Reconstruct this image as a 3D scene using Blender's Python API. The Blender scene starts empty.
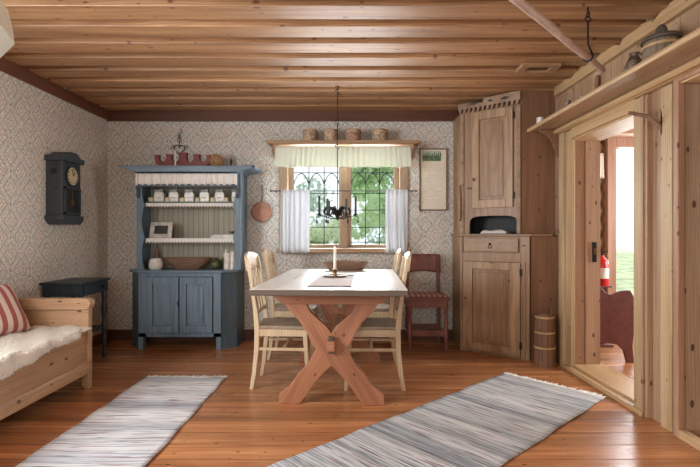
import bpy, bmesh, math, random
from mathutils import Vector, Matrix
R = math.radians
random.seed(7)
SC = bpy.context.scene
COL = SC.collection

# ------------------------------------------------------------------ camera
cam = bpy.data.cameras.new('camera'); camo = bpy.data.objects.new('camera', cam); COL.objects.link(camo)
camo.location = (0, 0, 1.1); camo.rotation_euler = (R(90), 0, 0)
cam.sensor_width = 36; cam.lens = 24.02; cam.clip_start = .05; cam.clip_end = 200
SC.camera = camo

# ------------------------------------------------------------------ light
world = bpy.data.worlds.new('sky'); SC.world = world; world.use_nodes = True
wn = world.node_tree; wn.nodes.clear()
wo = wn.nodes.new('ShaderNodeOutputWorld'); wb = wn.nodes.new('ShaderNodeBackground')
wb.inputs[0].default_value = (.86, .94, 1, 1); wb.inputs[1].default_value = 1.0
wn.links.new(wb.outputs[0], wo.inputs[0])

def area(name, loc, rot, sx, sy, power, col=(1, 1, 1)):
    l = bpy.data.lights.new(name, 'AREA'); l.shape = 'RECTANGLE'; l.size = sx; l.size_y = sy
    l.energy = power; l.color = col
    o = bpy.data.objects.new(name, l); COL.objects.link(o); o.location = loc; o.rotation_euler = rot
    return o
# daylight at the windows of the room (area lights stand in the window openings)
area('window_light_left', (-2.66, 1.15, 1.5), (0, R(-80), 0), 1.1, 1.7, 100, (.93, .97, 1))
area('window_light_rear', (-.3, -1.72, 1.5), (R(70), 0, 0), 2.2, 1.2, 30, (1, .97, .92))
area('window_light_back', (-.06, 5.3, 1.5), (R(-94), 0, 0), 1.7, 1.5, 135, (.93, .97, 1))
area('window_light_porch', (3.5, 5.28, 1.45), (R(-90), 0, 0), .9, 1.3, 30, (.96, .98, 1))
area('window_light_porch_side', (4.18, 3.4, 1.4), (0, R(90), 0), 1.2, 1.6, 70, (1, .98, .95))

vs = SC.view_settings
vs.view_transform = 'Standard'; vs.look = 'None'; vs.gamma = 1; vs.use_curve_mapping = False
vs.exposure = 0.5
cy = SC.cycles
cy.use_denoising = True; cy.max_bounces = 10; cy.diffuse_bounces = 6; cy.glossy_bounces = 4
cy.transparent_max_bounces = 16; cy.caustics_reflective = False; cy.caustics_refractive = False
cy.sample_clamp_indirect = 6

# ------------------------------------------------------------------ materials
def lin(c):
    r = []
    for v in c:
        v /= 255
        r.append(v / 12.92 if v <= .04045 else ((v + .055) / 1.055) ** 2.4)
    return (*r, 1)

class NT:
    def __init__(s, name):
        s.m = bpy.data.materials.new(name); s.m.use_nodes = True
        s.t = s.m.node_tree; s.t.nodes.clear()
        s.out = s.n('OutputMaterial'); s.b = s.n('BsdfPrincipled')
        s.l(s.b.outputs[0], s.out.inputs[0])
    def n(s, k, **kw):
        o = s.t.nodes.new('ShaderNode' + k)
        for a, v in kw.items(): setattr(o, a, v)
        return o
    def l(s, a, b): s.t.links.new(a, b)
    def put(s, sock, v):
        if isinstance(v, (int, float)): sock.default_value = v
        elif isinstance(v, tuple): sock.default_value = v
        else: s.l(v, sock)
    def math(s, op, a, b=0.0, c=None, clamp=False):
        o = s.n('Math', operation=op, use_clamp=clamp)
        s.put(o.inputs[0], a); s.put(o.inputs[1], b)
        if c is not None: s.put(o.inputs[2], c)
        return o.outputs[0]
    def mix(s, f, a, b, mode='MIX'):
        o = s.n('Mix', data_type='RGBA', blend_type=mode)
        s.put(o.inputs[0], f); s.put(o.inputs[6], a); s.put(o.inputs[7], b)
        return o.outputs[2]
    def ramp(s, f, stops, interp='LINEAR'):
        o = s.n('ValToRGB'); r = o.color_ramp; r.interpolation = interp
        while len(r.elements) < len(stops): r.elements.new(.5)
        for e, (p, c) in zip(r.elements, stops):
            e.position = p; e.color = c if len(c) == 4 else lin(c)
        s.put(o.inputs[0], f); return o.outputs[0]
    def coord(s, rnd=True):
        tc = s.n('TexCoord')
        if not rnd: return tc.outputs['Object']
        oi = s.n('ObjectInfo'); m = s.math('MULTIPLY', oi.outputs['Random'], 13.7)
        cb = s.n('CombineXYZ')
        for i in range(3): s.l(m, cb.inputs[i])
        a = s.n('VectorMath', operation='ADD'); s.l(tc.outputs['Object'], a.inputs[0]); s.l(cb.outputs[0], a.inputs[1])
        return a.outputs[0]
    def mapping(s, v, scale, loc=(0, 0, 0)):
        m = s.n('Mapping'); s.l(v, m.inputs[0]); m.inputs['Scale'].default_value = scale
        m.inputs['Location'].default_value = loc
        return m.outputs[0]
    def noise(s, v, scale=1, detail=4, rough=.55, dist=0):
        o = s.n('TexNoise'); s.l(v, o.inputs['Vector']); o.inputs['Scale'].default_value = scale
        o.inputs['Detail'].default_value = detail; o.inputs['Roughness'].default_value = rough
        o.inputs['Distortion'].default_value = dist
        return o.outputs[0]
    def bump(s, h, strength=.2, dist=.004):
        b = s.n('Bump'); b.inputs['Strength'].default_value = strength; b.inputs['Distance'].default_value = dist
        s.l(h, b.inputs['Height']); s.l(b.outputs[0], s.b.inputs['Normal'])
    def base(s, c): s.put(s.b.inputs['Base Color'], c)
    def rough(s, r): s.put(s.b.inputs['Roughness'], r)

def wood(name, light, dark, axis='X', knots=1.0, rough=.5, plank=None, grain=1.0, seam=.03, tone=.25, knotcol=(70, 38, 22), spec=.5, kscale=1.0):
    t = NT(name); ai = 'XYZ'.index(axis)
    v = t.coord(plank is None)
    tonev = None
    if plank:
        pa, w, off = plank
        sp = t.n('SeparateXYZ'); t.l(v, sp.inputs[0])
        q = t.math('DIVIDE', t.math('ADD', sp.outputs['XYZ'.index(pa)], off), w)
        fl = t.math('FLOOR', q)
        wnn = t.n('TexWhiteNoise', noise_dimensions='1D'); t.l(fl, wnn.inputs['W'])
        tonev = wnn.outputs[0]
        cb = t.n('CombineXYZ'); t.l(t.math('MULTIPLY', tonev, 23.0), cb.inputs[ai])
        a = t.n('VectorMath', operation='ADD'); t.l(v, a.inputs[0]); t.l(cb.outputs[0], a.inputs[1]); v = a.outputs[0]
        fr = t.math('FRACT', q)
        sm = t.math('MINIMUM', fr, t.math('SUBTRACT', 1.0, fr))
    def sc(al, ac):
        r = [ac, ac, ac]; r[ai] = al; return tuple(r)
    n1 = t.noise(t.mapping(v, sc(.7, 11)), 1, 5, .6, .8)
    n2 = t.noise(t.mapping(v, sc(3, 95)), 1, 3, .6, .3)
    g = t.math('ADD', t.math('MULTIPLY', n1, .75), t.math('MULTIPLY', n2, .35))
    lo, hi = .55 - .17 / grain, .55 + .17 / grain
    c = t.ramp(g, [(lo, dark), (hi, light)])
    h = n2
    if tonev is not None:
        f = t.math('MULTIPLY_ADD', tonev, tone, 1 - tone / 2)
        cc = t.n('CombineColor')
        for i in range(3): t.l(f, cc.inputs[i])
        c = t.mix(1.0, c, cc.outputs[0], 'MULTIPLY')
    # growth rings
    oth = [k for k in range(3) if k != ai]
    s3 = t.n('SeparateXYZ'); t.l(v, s3.inputs[0])
    acr = t.math('ADD', s3.outputs[oth[0]], s3.outputs[oth[1]])
    lw_ = t.noise(t.mapping(v, sc(.9, 3.2)), 1, 2, .5)
    ph = t.math('ADD', t.math('MULTIPLY', acr, 380.0), t.math('MULTIPLY', lw_, 46.0))
    rg = t.math('MULTIPLY_ADD', t.math('SINE', ph), .5, .5)
    c = t.mix(t.math('MULTIPLY', t.math('POWER', rg, 3.0), .30 * grain), c, lin([x * .72 for x in dark]))
    if knots:
        cv = t.n('CombineXYZ'); t.l(t.math('MULTIPLY', s3.outputs[ai], 6.5 * kscale), cv.inputs[0]); t.l(t.math('MULTIPLY', acr, 12.5 * kscale), cv.inputs[1])
        vo = t.n('TexVoronoi', voronoi_dimensions='2D'); t.l(cv.outputs[0], vo.inputs['Vector']); vo.inputs['Scale'].default_value = 1
        sz = t.n('SeparateColor'); t.l(vo.outputs['Color'], sz.inputs[0])
        rad = t.math('MULTIPLY', t.math('SUBTRACT', sz.outputs[0], .5, clamp=True), .26 * knots)
        kk = t.math('DIVIDE', t.math('SUBTRACT', rad, vo.outputs['Distance']), .035)
        k = t.math('MINIMUM', t.math('MAXIMUM', kk, 0.0), 1.0)
        c = t.mix(t.math('MULTIPLY', k, .85), c, lin(knotcol))
    if plank and seam:
        sr = t.ramp(sm, [(0, (1, 1, 1, 1)), (seam, (0, 0, 0, 1))])
        c = t.mix(t.math('MULTIPLY', sr, .75), c, lin([x * .35 for x in dark]))
        h = t.math('SUBTRACT', n2, t.math('MULTIPLY', sr, 3.0))
    t.base(c)
    t.rough(t.math('MULTIPLY_ADD', n1, .2, rough - .1))
    t.b.inputs['Specular IOR Level'].default_value = spec
    t.bump(h, .18, .003)
    return t.m

def plain(name, c, rough=.5, metal=0, noise=.12, scale=20, spec=.5, bump=0):
    t = NT(name); v = t.coord()
    n = t.noise(v, scale, 4)
    d = lin([x * (1 - noise) for x in c]); l_ = lin([min(255, x * (1 + noise)) for x in c])
    t.base(t.ramp(n, [(.3, d), (.7, l_)])); t.rough(rough)
    t.b.inputs['Metallic'].default_value = metal; t.b.inputs['Specular IOR Level'].default_value = spec
    if bump: t.bump(n, bump, .01)
    return t.m

def painted(name, c, wear, axis='Z', rough=.45):
    t = NT(name); v = t.coord(); ai = 'XYZ'.index(axis); s = [40, 40, 40]; s[ai] = 2.5
    n = t.noise(t.mapping(v, tuple(s)), 1, 4); n2 = t.noise(v, 6, 5)
    cc = t.ramp(n, [(.3, [x * .86 for x in c]), (.7, [min(255, x * 1.1) for x in c])])
    cc = t.mix(t.ramp(n2, [(.62, (0, 0, 0, 1)), (.72, (.6, .6, .6, 1))]), cc, lin(wear))
    t.base(cc); t.rough(rough); t.bump(n, .12, .003)
    return t.m

def wallpaper(name, ax):
    t = NT(name); v = t.coord(False); sp = t.n('SeparateXYZ'); t.l(v, sp.inputs[0])
    wob = t.noise(v, 55, 4, .7); wob2 = t.math('MULTIPLY_ADD', wob, .34, -.17)
    def tri(o, p):
        f = t.math('FRACT', t.math('DIVIDE', o, p)); return t.math('ABSOLUTE', t.math('SUBTRACT', f, .5))
    a = tri(t.math('ADD', sp.outputs['XYZ'.index(ax)], 20.03), .205); b = tri(t.math('ADD', sp.outputs[2], 20.0), .245)
    d = t.math('ADD', a, b); m = t.math('MINIMUM', d, t.math('SUBTRACT', 1.0, d))
    mm = t.math('ADD', m, wob2)
    L = (238, 236, 229); G = (204, 201, 193)
    c = t.ramp(mm, [(0, (196, 172, 158)), (.05, (206, 186, 172)), (.08, L), (.10, L), (.13, (206, 188, 176)), (.17, (214, 202, 190)), (.2, (176, 172, 165)),
                    (.225, L), (.27, L), (.30, (158, 157, 153)), (.335, G), (.40, (196, 192, 184)), (.46, L), (.5, (192, 188, 180))])
    vo = t.n('TexVoronoi'); t.l(v, vo.inputs['Vector']); vo.inputs['Scale'].default_value = 62
    dot = t.ramp(vo.outputs['Distance'], [(.0, (1, 1, 1, 1)), (.18, (1, 1, 1, 1)), (.30, (0, 0, 0, 1))])
    c = t.mix(t.math('MULTIPLY', dot, .6), c, lin((88, 88, 86)))
    fine = t.noise(v, 120, 2)
    c = t.mix(t.ramp(fine, [(.55, (0, 0, 0, 1)), (.7, (.55, .55, .55, 1))]), c, lin((122, 116, 110)))
    # small dark sprig between the medallions
    sp1 = t.math('ADD', t.math('MULTIPLY', t.math('ABSOLUTE', t.math('SUBTRACT', a, .0)), 2.4), t.math('SUBTRACT', .5, b))
    c = t.mix(t.ramp(sp1, [(.05, (.85, .85, .85, 1)), (.085, (0, 0, 0, 1))]), c, lin((70, 74, 80)))
    t.base(c); t.rough(.8); t.b.inputs['Specular IOR Level'].default_value = .2
    return t.m

def ragrug(name, cols, seed):
    t = NT(name); v = t.coord(False)
    n = t.noise(t.mapping(v, (.1, 5.5, 0), (seed, seed, 0)), 1, 1); n2 = t.noise(t.mapping(v, (.7, 75, 0), (seed, 0, 0)), 1, 2, .6)
    n3 = t.noise(t.mapping(v, (5, 150, 0), (0, seed, 0)), 1, 2, .7)
    g = t.math('ADD', t.math('MULTIPLY', n, .6), t.math('ADD', t.math('MULTIPLY', n2, .5), t.math('MULTIPLY', n3, .3)))
    g = t.math('SUBTRACT', g, .2)
    k = len(cols); c = t.ramp(g, [(.33 + .38 * i / (k - 1), cc) for i, cc in enumerate(cols)])
    n4 = t.noise(t.mapping(v, (3, 60, 0), (9 + seed, 3, 0)), 1, 1)
    c = t.mix(t.ramp(n4, [(.62, (0, 0, 0, 1)), (.68, (.7, .7, .7, 1))]), c, lin((140, 96, 98)))
    n5 = t.noise(t.mapping(v, (4, 85, 0), (1 + seed, 33, 0)), 1, 1)
    c = t.mix(t.ramp(n5, [(.62, (0, 0, 0, 1)), (.68, (.8, .8, .8, 1))]), c, lin((70, 74, 84)))
    t.base(c); t.rough(.95); t.b.inputs['Specular IOR Level'].default_value = .1
    wv = t.n('TexWave', wave_type='BANDS', bands_direction='Y'); t.l(v, wv.inputs[0]); wv.inputs['Scale'].default_value = 22
    t.bump(wv.outputs[1], .5, .004)
    return t.m

def cloth(name, c, trans=.4, rough=.9):
    t = NT(name); tr = t.n('BsdfTranslucent'); mx = t.n('MixShader'); mx.inputs[0].default_value = trans
    v = t.coord(); n = t.noise(v, 300, 2)
    cc = t.ramp(n, [(.3, [x * .93 for x in c]), (.7, c)])
    t.base(cc); t.rough(rough); t.l(cc, tr.inputs[0])
    t.l(t.b.outputs[0], mx.inputs[1]); t.l(tr.outputs[0], mx.inputs[2]); t.l(mx.outputs[0], t.out.inputs[0])
    return t.m

def stripes(name, ca, cb_, period, axis, duty=.5):
    t = NT(name); v = t.coord(False); sp = t.n('SeparateXYZ'); t.l(v, sp.inputs[0])
    f = t.math('FRACT', t.math('DIVIDE', t.math('ADD', sp.outputs['XYZ'.index(axis)], 10), period))
    c = t.ramp(f, [(0, ca), (duty - .02, ca), (duty, cb_), (.97, cb_), (1, ca)])
    n = t.noise(v, 200, 2)
    t.base(t.mix(t.math('MULTIPLY', n, .25), c, lin((120, 90, 90)))); t.rough(.9)
    return t.m

def glass(name, tint=(1, 1, 1, 1), refl=.008):
    t = NT(name); tr = t.n('BsdfTransparent'); gl = t.n('BsdfGlossy'); mx = t.n('MixShader')
    tr.inputs[0].default_value = tint; gl.inputs['Roughness'].default_value = .02; mx.inputs[0].default_value = refl
    t.l(tr.outputs[0], mx.inputs[1]); t.l(gl.outputs[0], mx.inputs[2]); t.l(mx.outputs[0], t.out.inputs[0])
    return t.m

M = {}
M['floor'] = wood('floor_pine', (208, 148, 100), (146, 90, 54), 'X', .75, .25, ('Y', .155, .05), 1.0, .022, .45, (60, 28, 14))
M['ceil'] = wood('ceiling_pine', (196, 152, 108), (144, 100, 64), 'X', 1.2, .5, ('Y', .1275, .06), 1.3, 0, .35, (88, 46, 26), spec=.8)
M['trimdark'] = wood('trim_brown', (112, 70, 50), (80, 48, 34), 'X', .6, .5)
M['trimdarkY'] = wood('trim_brown_y', (120, 76, 54), (86, 52, 36), 'Y', .6, .5)
M['partition'] = wood('partition_pine', (194, 162, 130), (158, 126, 98), 'Z', 1.1, .5, ('Y', .135, .02), 1, .03, .2, (92, 50, 30))
M['pineZ'] = wood('pine_upright', (200, 174, 136), (162, 134, 98), 'Z', 1.0, .5, knotcol=(92, 50, 30))
M['pineZgrey'] = wood('pine_upright_grey', (184, 160, 134), (150, 124, 100), 'Z', 1.3, .5, knotcol=(60, 40, 30))
M['pineZred'] = wood('pine_upright_red', (184, 150, 120), (150, 114, 88), 'Z', 1.2, .5, knotcol=(80, 40, 26))
M['pineY'] = wood('pine_rail', (206, 176, 134), (174, 140, 100), 'Y', .8, .5, knotcol=(110, 64, 38))
M['pineX'] = wood('pine_cross', (186, 154, 118), (148, 114, 82), 'X', .8, .5, knotcol=(92, 50, 30))
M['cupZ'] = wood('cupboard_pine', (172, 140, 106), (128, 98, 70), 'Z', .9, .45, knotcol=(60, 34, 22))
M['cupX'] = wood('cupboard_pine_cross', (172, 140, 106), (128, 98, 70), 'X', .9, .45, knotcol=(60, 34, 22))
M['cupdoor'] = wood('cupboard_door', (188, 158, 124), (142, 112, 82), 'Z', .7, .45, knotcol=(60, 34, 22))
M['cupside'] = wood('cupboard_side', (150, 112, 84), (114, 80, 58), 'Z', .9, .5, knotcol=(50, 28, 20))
M['cornice'] = wood('cornice_pale', (176, 150, 126), (120, 92, 72), 'X', .5, .6)
M['trestle'] = wood('trestle_pine', (178, 122, 88), (132, 82, 56), 'Z', .8, .5, knotcol=(80, 36, 24))
M['trestleX'] = wood('trestle_rail', (178, 122, 88), (132, 82, 56), 'X', .8, .5, knotcol=(80, 36, 24))
M['tabletop'] = wood('glare_whitened_top', (232, 229, 222), (206, 202, 194), 'Y', .4, .3, knotcol=(150, 135, 118))  # greyish wood whitened: the window's glare is put into the colour
M['tableedge'] = wood('table_edge', (106, 92, 78), (76, 64, 54), 'X', .9, .5, knotcol=(60, 44, 34))
M['chair'] = wood('chair_birch', (218, 198, 166), (190, 164, 128), 'Z', .2, .4)
M['chairseat'] = wood('chair_seat', (168, 148, 126), (134, 114, 94), 'Y', .3, .5)
M['bench'] = wood('bench_pine', (200, 164, 128), (160, 122, 90), 'Y', 1.1, .5, knotcol=(84, 46, 30))
M['benchX'] = wood('bench_pine_cross', (204, 168, 132), (166, 128, 96), 'X', 1.0, .5, knotcol=(90, 50, 32))
M['redchair'] = wood('red_stained', (138, 86, 74), (102, 60, 52), 'Z', .3, .45)
M['redbench'] = plain('red_brown_paint', (98, 52, 46), .5)
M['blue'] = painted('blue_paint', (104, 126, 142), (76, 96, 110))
M['blueshade'] = painted('blue_paint_shaded', (76, 92, 102), (54, 66, 76))  # darker copy of the blue; shade on the angled base sides is in the colour
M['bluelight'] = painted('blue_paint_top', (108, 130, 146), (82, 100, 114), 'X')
M['navy'] = painted('black_blue_paint', (38, 50, 60), (24, 32, 38), 'Z', .4)
M['clockpaint'] = painted('clock_paint', (58, 68, 76), (44, 50, 56), 'Z', .4)
M['greenshelf'] = painted('green_shelf_paint', (66, 86, 84), (50, 66, 66), 'X')
M['boards'] = wood('cream_boards', (186, 180, 162), (164, 158, 140), 'Z', 0, .6, ('X', .052, 0), 1, .09, .1)
M['iron'] = plain('black_iron', (34, 34, 35), .5, .6)
M['brass'] = plain('old_brass', (132, 104, 62), .4, .9)
M['copper'] = plain('copper', (140, 102, 86), .45, .7, .15, 12)
M['white'] = plain('white_ceramic', (222, 220, 212), .3)
M['cream'] = plain('cream_ceramic', (206, 196, 160), .35)
M['lid'] = plain('grey_lid', (150, 152, 152), .4)
M['ink'] = plain('dark_ink', (70, 66, 62), .8)
M['lace'] = cloth('white_lace', (255, 253, 250), .1)
M['curtain'] = cloth('white_curtain', (236, 240, 244), .18)
M['valance'] = cloth('pale_valance', (234, 238, 226), .24)
M['linen'] = cloth('white_linen', (236, 232, 224), .1)
M['runner'] = stripes('runner_cloth', (246, 242, 238), (218, 210, 210), .026, 'Y')
M['runneredge'] = plain('runner_hem', (86, 66, 74), .9)
M['wax'] = plain('white_wax', (236, 232, 220), .4, 0, .03)
M['waxdark'] = plain('dark_wax', (48, 48, 50), .5)
M['birch'] = plain('birch_bark', (166, 146, 124), .7, 0, .35, 45)
M['birch2'] = plain('birch_bark_red', (156, 126, 110), .7, 0, .4, 55)
M['redpaint'] = plain('red_paint', (118, 44, 38), .5)
M['straw'] = plain('straw', (186, 144, 96), .7, 0, .2, 60)
M['bowl'] = wood('bowl_wood', (152, 122, 100), (112, 84, 66), 'X', .3, .5)
M['green'] = plain('olive_glaze', (84, 90, 52), .35)
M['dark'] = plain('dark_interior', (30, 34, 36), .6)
M['paper'] = plain('calendar_paper', (226, 220, 202), .7, 0, .03)
M['picgreen'] = plain('landscape_print', (86, 108, 78), .6, 0, .5, 40)
M['picsky'] = plain('print_sky', (176, 188, 176), .6)
M['framewood'] = wood('frame_wood', (136, 110, 84), (104, 80, 58), 'Z', 0, .5)
M['photo'] = plain('dark_photo', (52, 52, 52), .4, 0, .5, 50)
M['silver'] = plain('silver_frame', (206, 200, 190), .35, .1)
M['glass'] = glass('window_glass')
M['glassdark'] = glass('clock_glass', (.75, .78, .75, 1), .08)
M['winZ'] = wood('window_pine', (166, 138, 110), (128, 104, 80), 'Z', .6, .5)
M['lead'] = plain('lead_came', (40, 43, 45), .9, 0, .1, 20, .1)
M['shade'] = plain('pale_green_enamel', (212, 218, 206), .3, 0, .04, 6)
M['log'] = wood('log_wall', (158, 132, 108), (112, 90, 72), 'X', .8, .8)
M['redwood'] = wood('red_frame', (184, 144, 118), (150, 110, 86), 'Z', .6, .5)
M['ext'] = plain('extinguisher_red', (186, 40, 38), .3)
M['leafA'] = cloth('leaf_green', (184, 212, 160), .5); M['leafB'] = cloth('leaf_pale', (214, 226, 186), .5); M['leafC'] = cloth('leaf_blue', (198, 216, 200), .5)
M['bark'] = plain('bark', (96, 84, 70), .9)
M['grass'] = plain('meadow', (206, 216, 168), .9, 0, .2, 2)
M['plaster'] = plain('rear_plaster', (196, 188, 176), .9)
M['wool'] = cloth('sheep_wool', (250, 246, 238), .2)
M['tub'] = wood('tub_wood', (150, 134, 112), (116, 100, 82), 'Z', 0, .6, ('X', .03, 0), 1, .1, .1)
M['tublid'] = wood('tub_lid', (96, 86, 72), (66, 58, 50), 'X', .3, .6)
M['hoop'] = plain('willow_hoop', (190, 160, 120), .6)
M['churn'] = wood('churn_staves', (150, 114, 86), (112, 80, 58), 'Z', .3, .55, ('X', .045, 0), 1, .08, .15)
M['pole'] = wood('pole_wood', (216, 196, 184), (176, 152, 138), 'Y', .4, .6)
M['pillow'] = stripes('pillow_stripe', (172, 88, 92), (222, 208, 194), .072, 'Y', .48)
M['rust'] = plain('rusty_tin', (116, 100, 88), .5, .5, .4, 30)
M['rugA'] = ragrug('rag_rug_left', [(132, 142, 154), (176, 182, 190), (214, 214, 216), (232, 232, 234), (164, 174, 186)], 3.0)
M['rugB'] = ragrug('rag_rug_right', [(86, 98, 110), (144, 154, 164), (176, 182, 186), (220, 222, 222), (194, 200, 206), (130, 140, 150)], 8.0)
M['fringe'] = plain('rug_fringe', (228, 226, 220), .9)

# ------------------------------------------------------------------ mesh helpers
class MB:
    def __init__(s): s.v = []; s.f = []; s.mi = []; s.cur = 0
    def add(s, vs, fs, mi=0):
        o = len(s.v); s.v += [Vector(p) for p in vs]
        for f in fs: s.f.append([i + o for i in f]); s.mi.append(mi)
        return s
    def box(s, x0, x1, y0, y1, z0, z1, mi=0):
        return s.add([(x0, y0, z0), (x1, y0, z0), (x1, y1, z0), (x0, y1, z0), (x0, y0, z1), (x1, y0, z1), (x1, y1, z1), (x0, y1, z1)],
                     [(0, 3, 2, 1), (4, 5, 6, 7), (0, 1, 5, 4), (1, 2, 6, 5), (2, 3, 7, 6), (3, 0, 4, 7)], mi)
    def prism(s, poly, ax, a, b, mi=0):
        """poly of 2D points; ax = axis of extrusion; plane coordinates are the other two axes in xyz order"""
        def P(p, d):
            return {'x': (d, p[0], p[1]), 'y': (p[0], d, p[1]), 'z': (p[0], p[1], d)}[ax]
        n = len(poly)
        return s.add([P(p, a) for p in poly] + [P(p, b) for p in poly],
                     [list(range(n)), list(range(2 * n - 1, n - 1, -1))] + [(i, (i + 1) % n, n + (i + 1) % n, n + i) for i in range(n)], mi)
    def tube(s, pts, r, seg=8, mi=0, caps=True):
        pts = [Vector(p) for p in pts]; n = len(pts)
        if isinstance(r, (int, float)): r = [r] * n
        vs = []; fs = []
        u = None
        for i, p in enumerate(pts):
            t = (pts[min(i + 1, n - 1)] - pts[max(i - 1, 0)]).normalized()
            if u is None:
                u = t.orthogonal().normalized()
            else:
                u = (u - t * u.dot(t))
                u = u.normalized() if u.length > 1e-6 else t.orthogonal().normalized()
            w = t.cross(u)
            for k in range(seg):
                a = 2 * math.pi * k / seg; vs.append(p + (u * math.cos(a) + w * math.sin(a)) * r[i])
        for i in range(n - 1):
            for k in range(seg):
                k2 = (k + 1) % seg; fs.append((i * seg + k, i * seg + k2, (i + 1) * seg + k2, (i + 1) * seg + k))
        if caps: fs.append(list(range(seg))[::-1]); fs.append([(n - 1) * seg + k for k in range(seg)])
        return s.add(vs, fs, mi)
    def bar(s, p0, p1, w, d, up=(0, 0, 1), w1=None, d1=None, mi=0):
        """rectangular bar from p0 to p1, section w x d"""
        p0, p1 = Vector(p0), Vector(p1); t = (p1 - p0).normalized(); u = Vector(up)
        a = t.cross(u).normalized(); b = a.cross(t).normalized(); w1 = w1 or w; d1 = d1 or d
        vs = []
        for p, ww, dd in ((p0, w, d), (p1, w1, d1)):
            for sx, sy in ((-1, -1), (1, -1), (1, 1), (-1, 1)): vs.append(p + a * sx * ww / 2 + b * sy * dd / 2)
        return s.add(vs, [(0, 3, 2, 1), (4, 5, 6, 7), (0, 1, 5, 4), (1, 2, 6, 5), (2, 3, 7, 6), (3, 0, 4, 7)], mi)
    def strip(s, pts, w, d, across, mi=0):
        """bent rectangular strip along pts; 'across' = fixed width direction"""
        pts = [Vector(p) for p in pts]; n = len(pts); A = Vector(across).normalized(); vs = []; fs = []
        if isinstance(d, (int, float)): d = [d] * n
        if isinstance(w, (int, float)): w = [w] * n
        for i, p in enumerate(pts):
            t = (pts[min(i + 1, n - 1)] - pts[max(i - 1, 0)]).normalized(); b = t.cross(A).normalized()
            for sx, sy in ((-1, -1), (1, -1), (1, 1), (-1, 1)): vs.append(p + A * sx * w[i] / 2 + b * sy * d[i] / 2)
        for i in range(n - 1):
            for k in range(4):
                k2 = (k + 1) % 4; fs.append((i * 4 + k, i * 4 + k2, i * 4 + 4 + k2, i * 4 + 4 + k))
        fs.append((3, 2, 1, 0)); fs.append([(n - 1) * 4 + k for k in range(4)])
        return s.add(vs, fs, mi)
    def lathe(s, prof, c=(0, 0, 0), seg=24, axis='z', sx=1, sy=1, mi=0):
        vs = []; fs = []; n = len(prof)
        for (r, z) in prof:
            for k in range(seg):
                a = 2 * math.pi * k / seg; x, y = r * math.cos(a) * sx, r * math.sin(a) * sy
                p = {'z': (x, y, z), 'y': (x, z, y), 'x': (z, x, y)}[axis]
                vs.append(Vector(p) + Vector(c))
        for i in range(n - 1):
            for k in range(seg):
                k2 = (k + 1) % seg; fs.append((i * seg + k, i * seg + k2, (i + 1) * seg + k2, (i + 1) * seg + k))
        if prof[0][0] > 1e-4: fs.append(list(range(seg))[::-1])
        if prof[-1][0] > 1e-4: fs.append([(n - 1) * seg + k for k in range(seg)])
        return s.add(vs, fs, mi)
    def ball(s, c, r, seg=12, sz=1, mi=0):
        return s.lathe([(max(1e-5, r * math.sin(math.pi * i / 8)), -r * sz * math.cos(math.pi * i / 8)) for i in range(9)], c, seg, mi=mi)
    def grid(s, fn, nu, nv, mi=0):
        vs = [fn(i / nu, j / nv) for i in range(nu + 1) for j in range(nv + 1)]
        fs = [(i * (nv + 1) + j, (i + 1) * (nv + 1) + j, (i + 1) * (nv + 1) + j + 1, i * (nv + 1) + j + 1) for i in range(nu) for j in range(nv)]
        return s.add(vs, fs, mi)
    def build(s, name, mat, parent=None, smooth=False, bevel=0, solid=0, origin=None, world=False):
        me = bpy.data.meshes.new(name)
        vs = s.v
        if world and parent is not None:
            mi = (Matrix.Translation(parent.location) @ Matrix.Rotation(parent.rotation_euler.z, 4, 'Z')).inverted()
            vs = [mi @ v for v in vs]
        if origin is not None:
            o_ = Vector(origin); vs = [v - o_ for v in vs]
        me.from_pydata([tuple(v) for v in vs], [], s.f)
        bm = bmesh.new(); bm.from_mesh(me); bmesh.ops.remove_doubles(bm, verts=bm.verts, dist=1e-6) if smooth else None
        if not solid: bmesh.ops.recalc_face_normals(bm, faces=bm.faces)
        bm.to_mesh(me); bm.free()
        mats = mat if isinstance(mat, (list, tuple)) else [mat]
        for m in mats: me.materials.append(m)
        if len(mats) > 1 and len(me.polygons) == len(s.mi):
            for p, k in zip(me.polygons, s.mi): p.material_index = k
        ob = bpy.data.objects.new(name, me); COL.objects.link(ob)
        if parent is not None: ob.parent = parent
        if origin is not None: ob.location = origin
        if smooth:
            for p in me.polygons: p.use_smooth = True
            if smooth != 'all':
                me.set_sharp_from_angle(angle=R(40))
        if solid:
            m = ob.modifiers.new('thickness', 'SOLIDIFY'); m.thickness = solid
        if bevel:
            m = ob.modifiers.new('edge', 'BEVEL'); m.width = bevel; m.segments = 2; m.limit_method = 'ANGLE'; m.angle_limit = R(50)
        return ob

def thing(name, label, cat, loc=(0, 0, 0), rotz=0, group=None):
    o = bpy.data.objects.new(name, None); COL.objects.link(o); o.empty_display_size = .1
    o.location = loc; o.rotation_euler = (0, 0, rotz); o['label'] = label; o['category'] = cat
    if group: o['group'] = group
    return o
def tag(o, label, cat, group=None):
    o['label'] = label; o['category'] = cat
    if group: o['group'] = group
    return o
def struct(mb, name, mat, **k):
    o = mb.build(name, mat, **k); o['kind'] = 'structure'; return o
def copy_tree(o, parent=None):
    c = o.copy(); COL.objects.link(c); c.parent = parent
    for ch in [x for x in COL.objects if x.parent == o]: copy_tree(ch, c)
    return c

# ------------------------------------------------------------------ room shell
XL, XR, YB, YN = -2.5, 1.80, 4.82, -1.6
ZC = 2.36
struct(MB().box(-2.7, 4.4, -1.8, 5.4, -.12, 0), 'floor', M['floor'])
cb = MB(); cb.box(-2.7, 4.4, -1.8, 5.4, 2.412, 2.5)
y = -1.75
while y < 5.1:
    yc = y
    cb.box(-2.62, 1.9, yc, yc + .165, ZC, 2.415)
    y += .255
struct(cb, 'ceiling', M['ceil'], bevel=.004)

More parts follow.
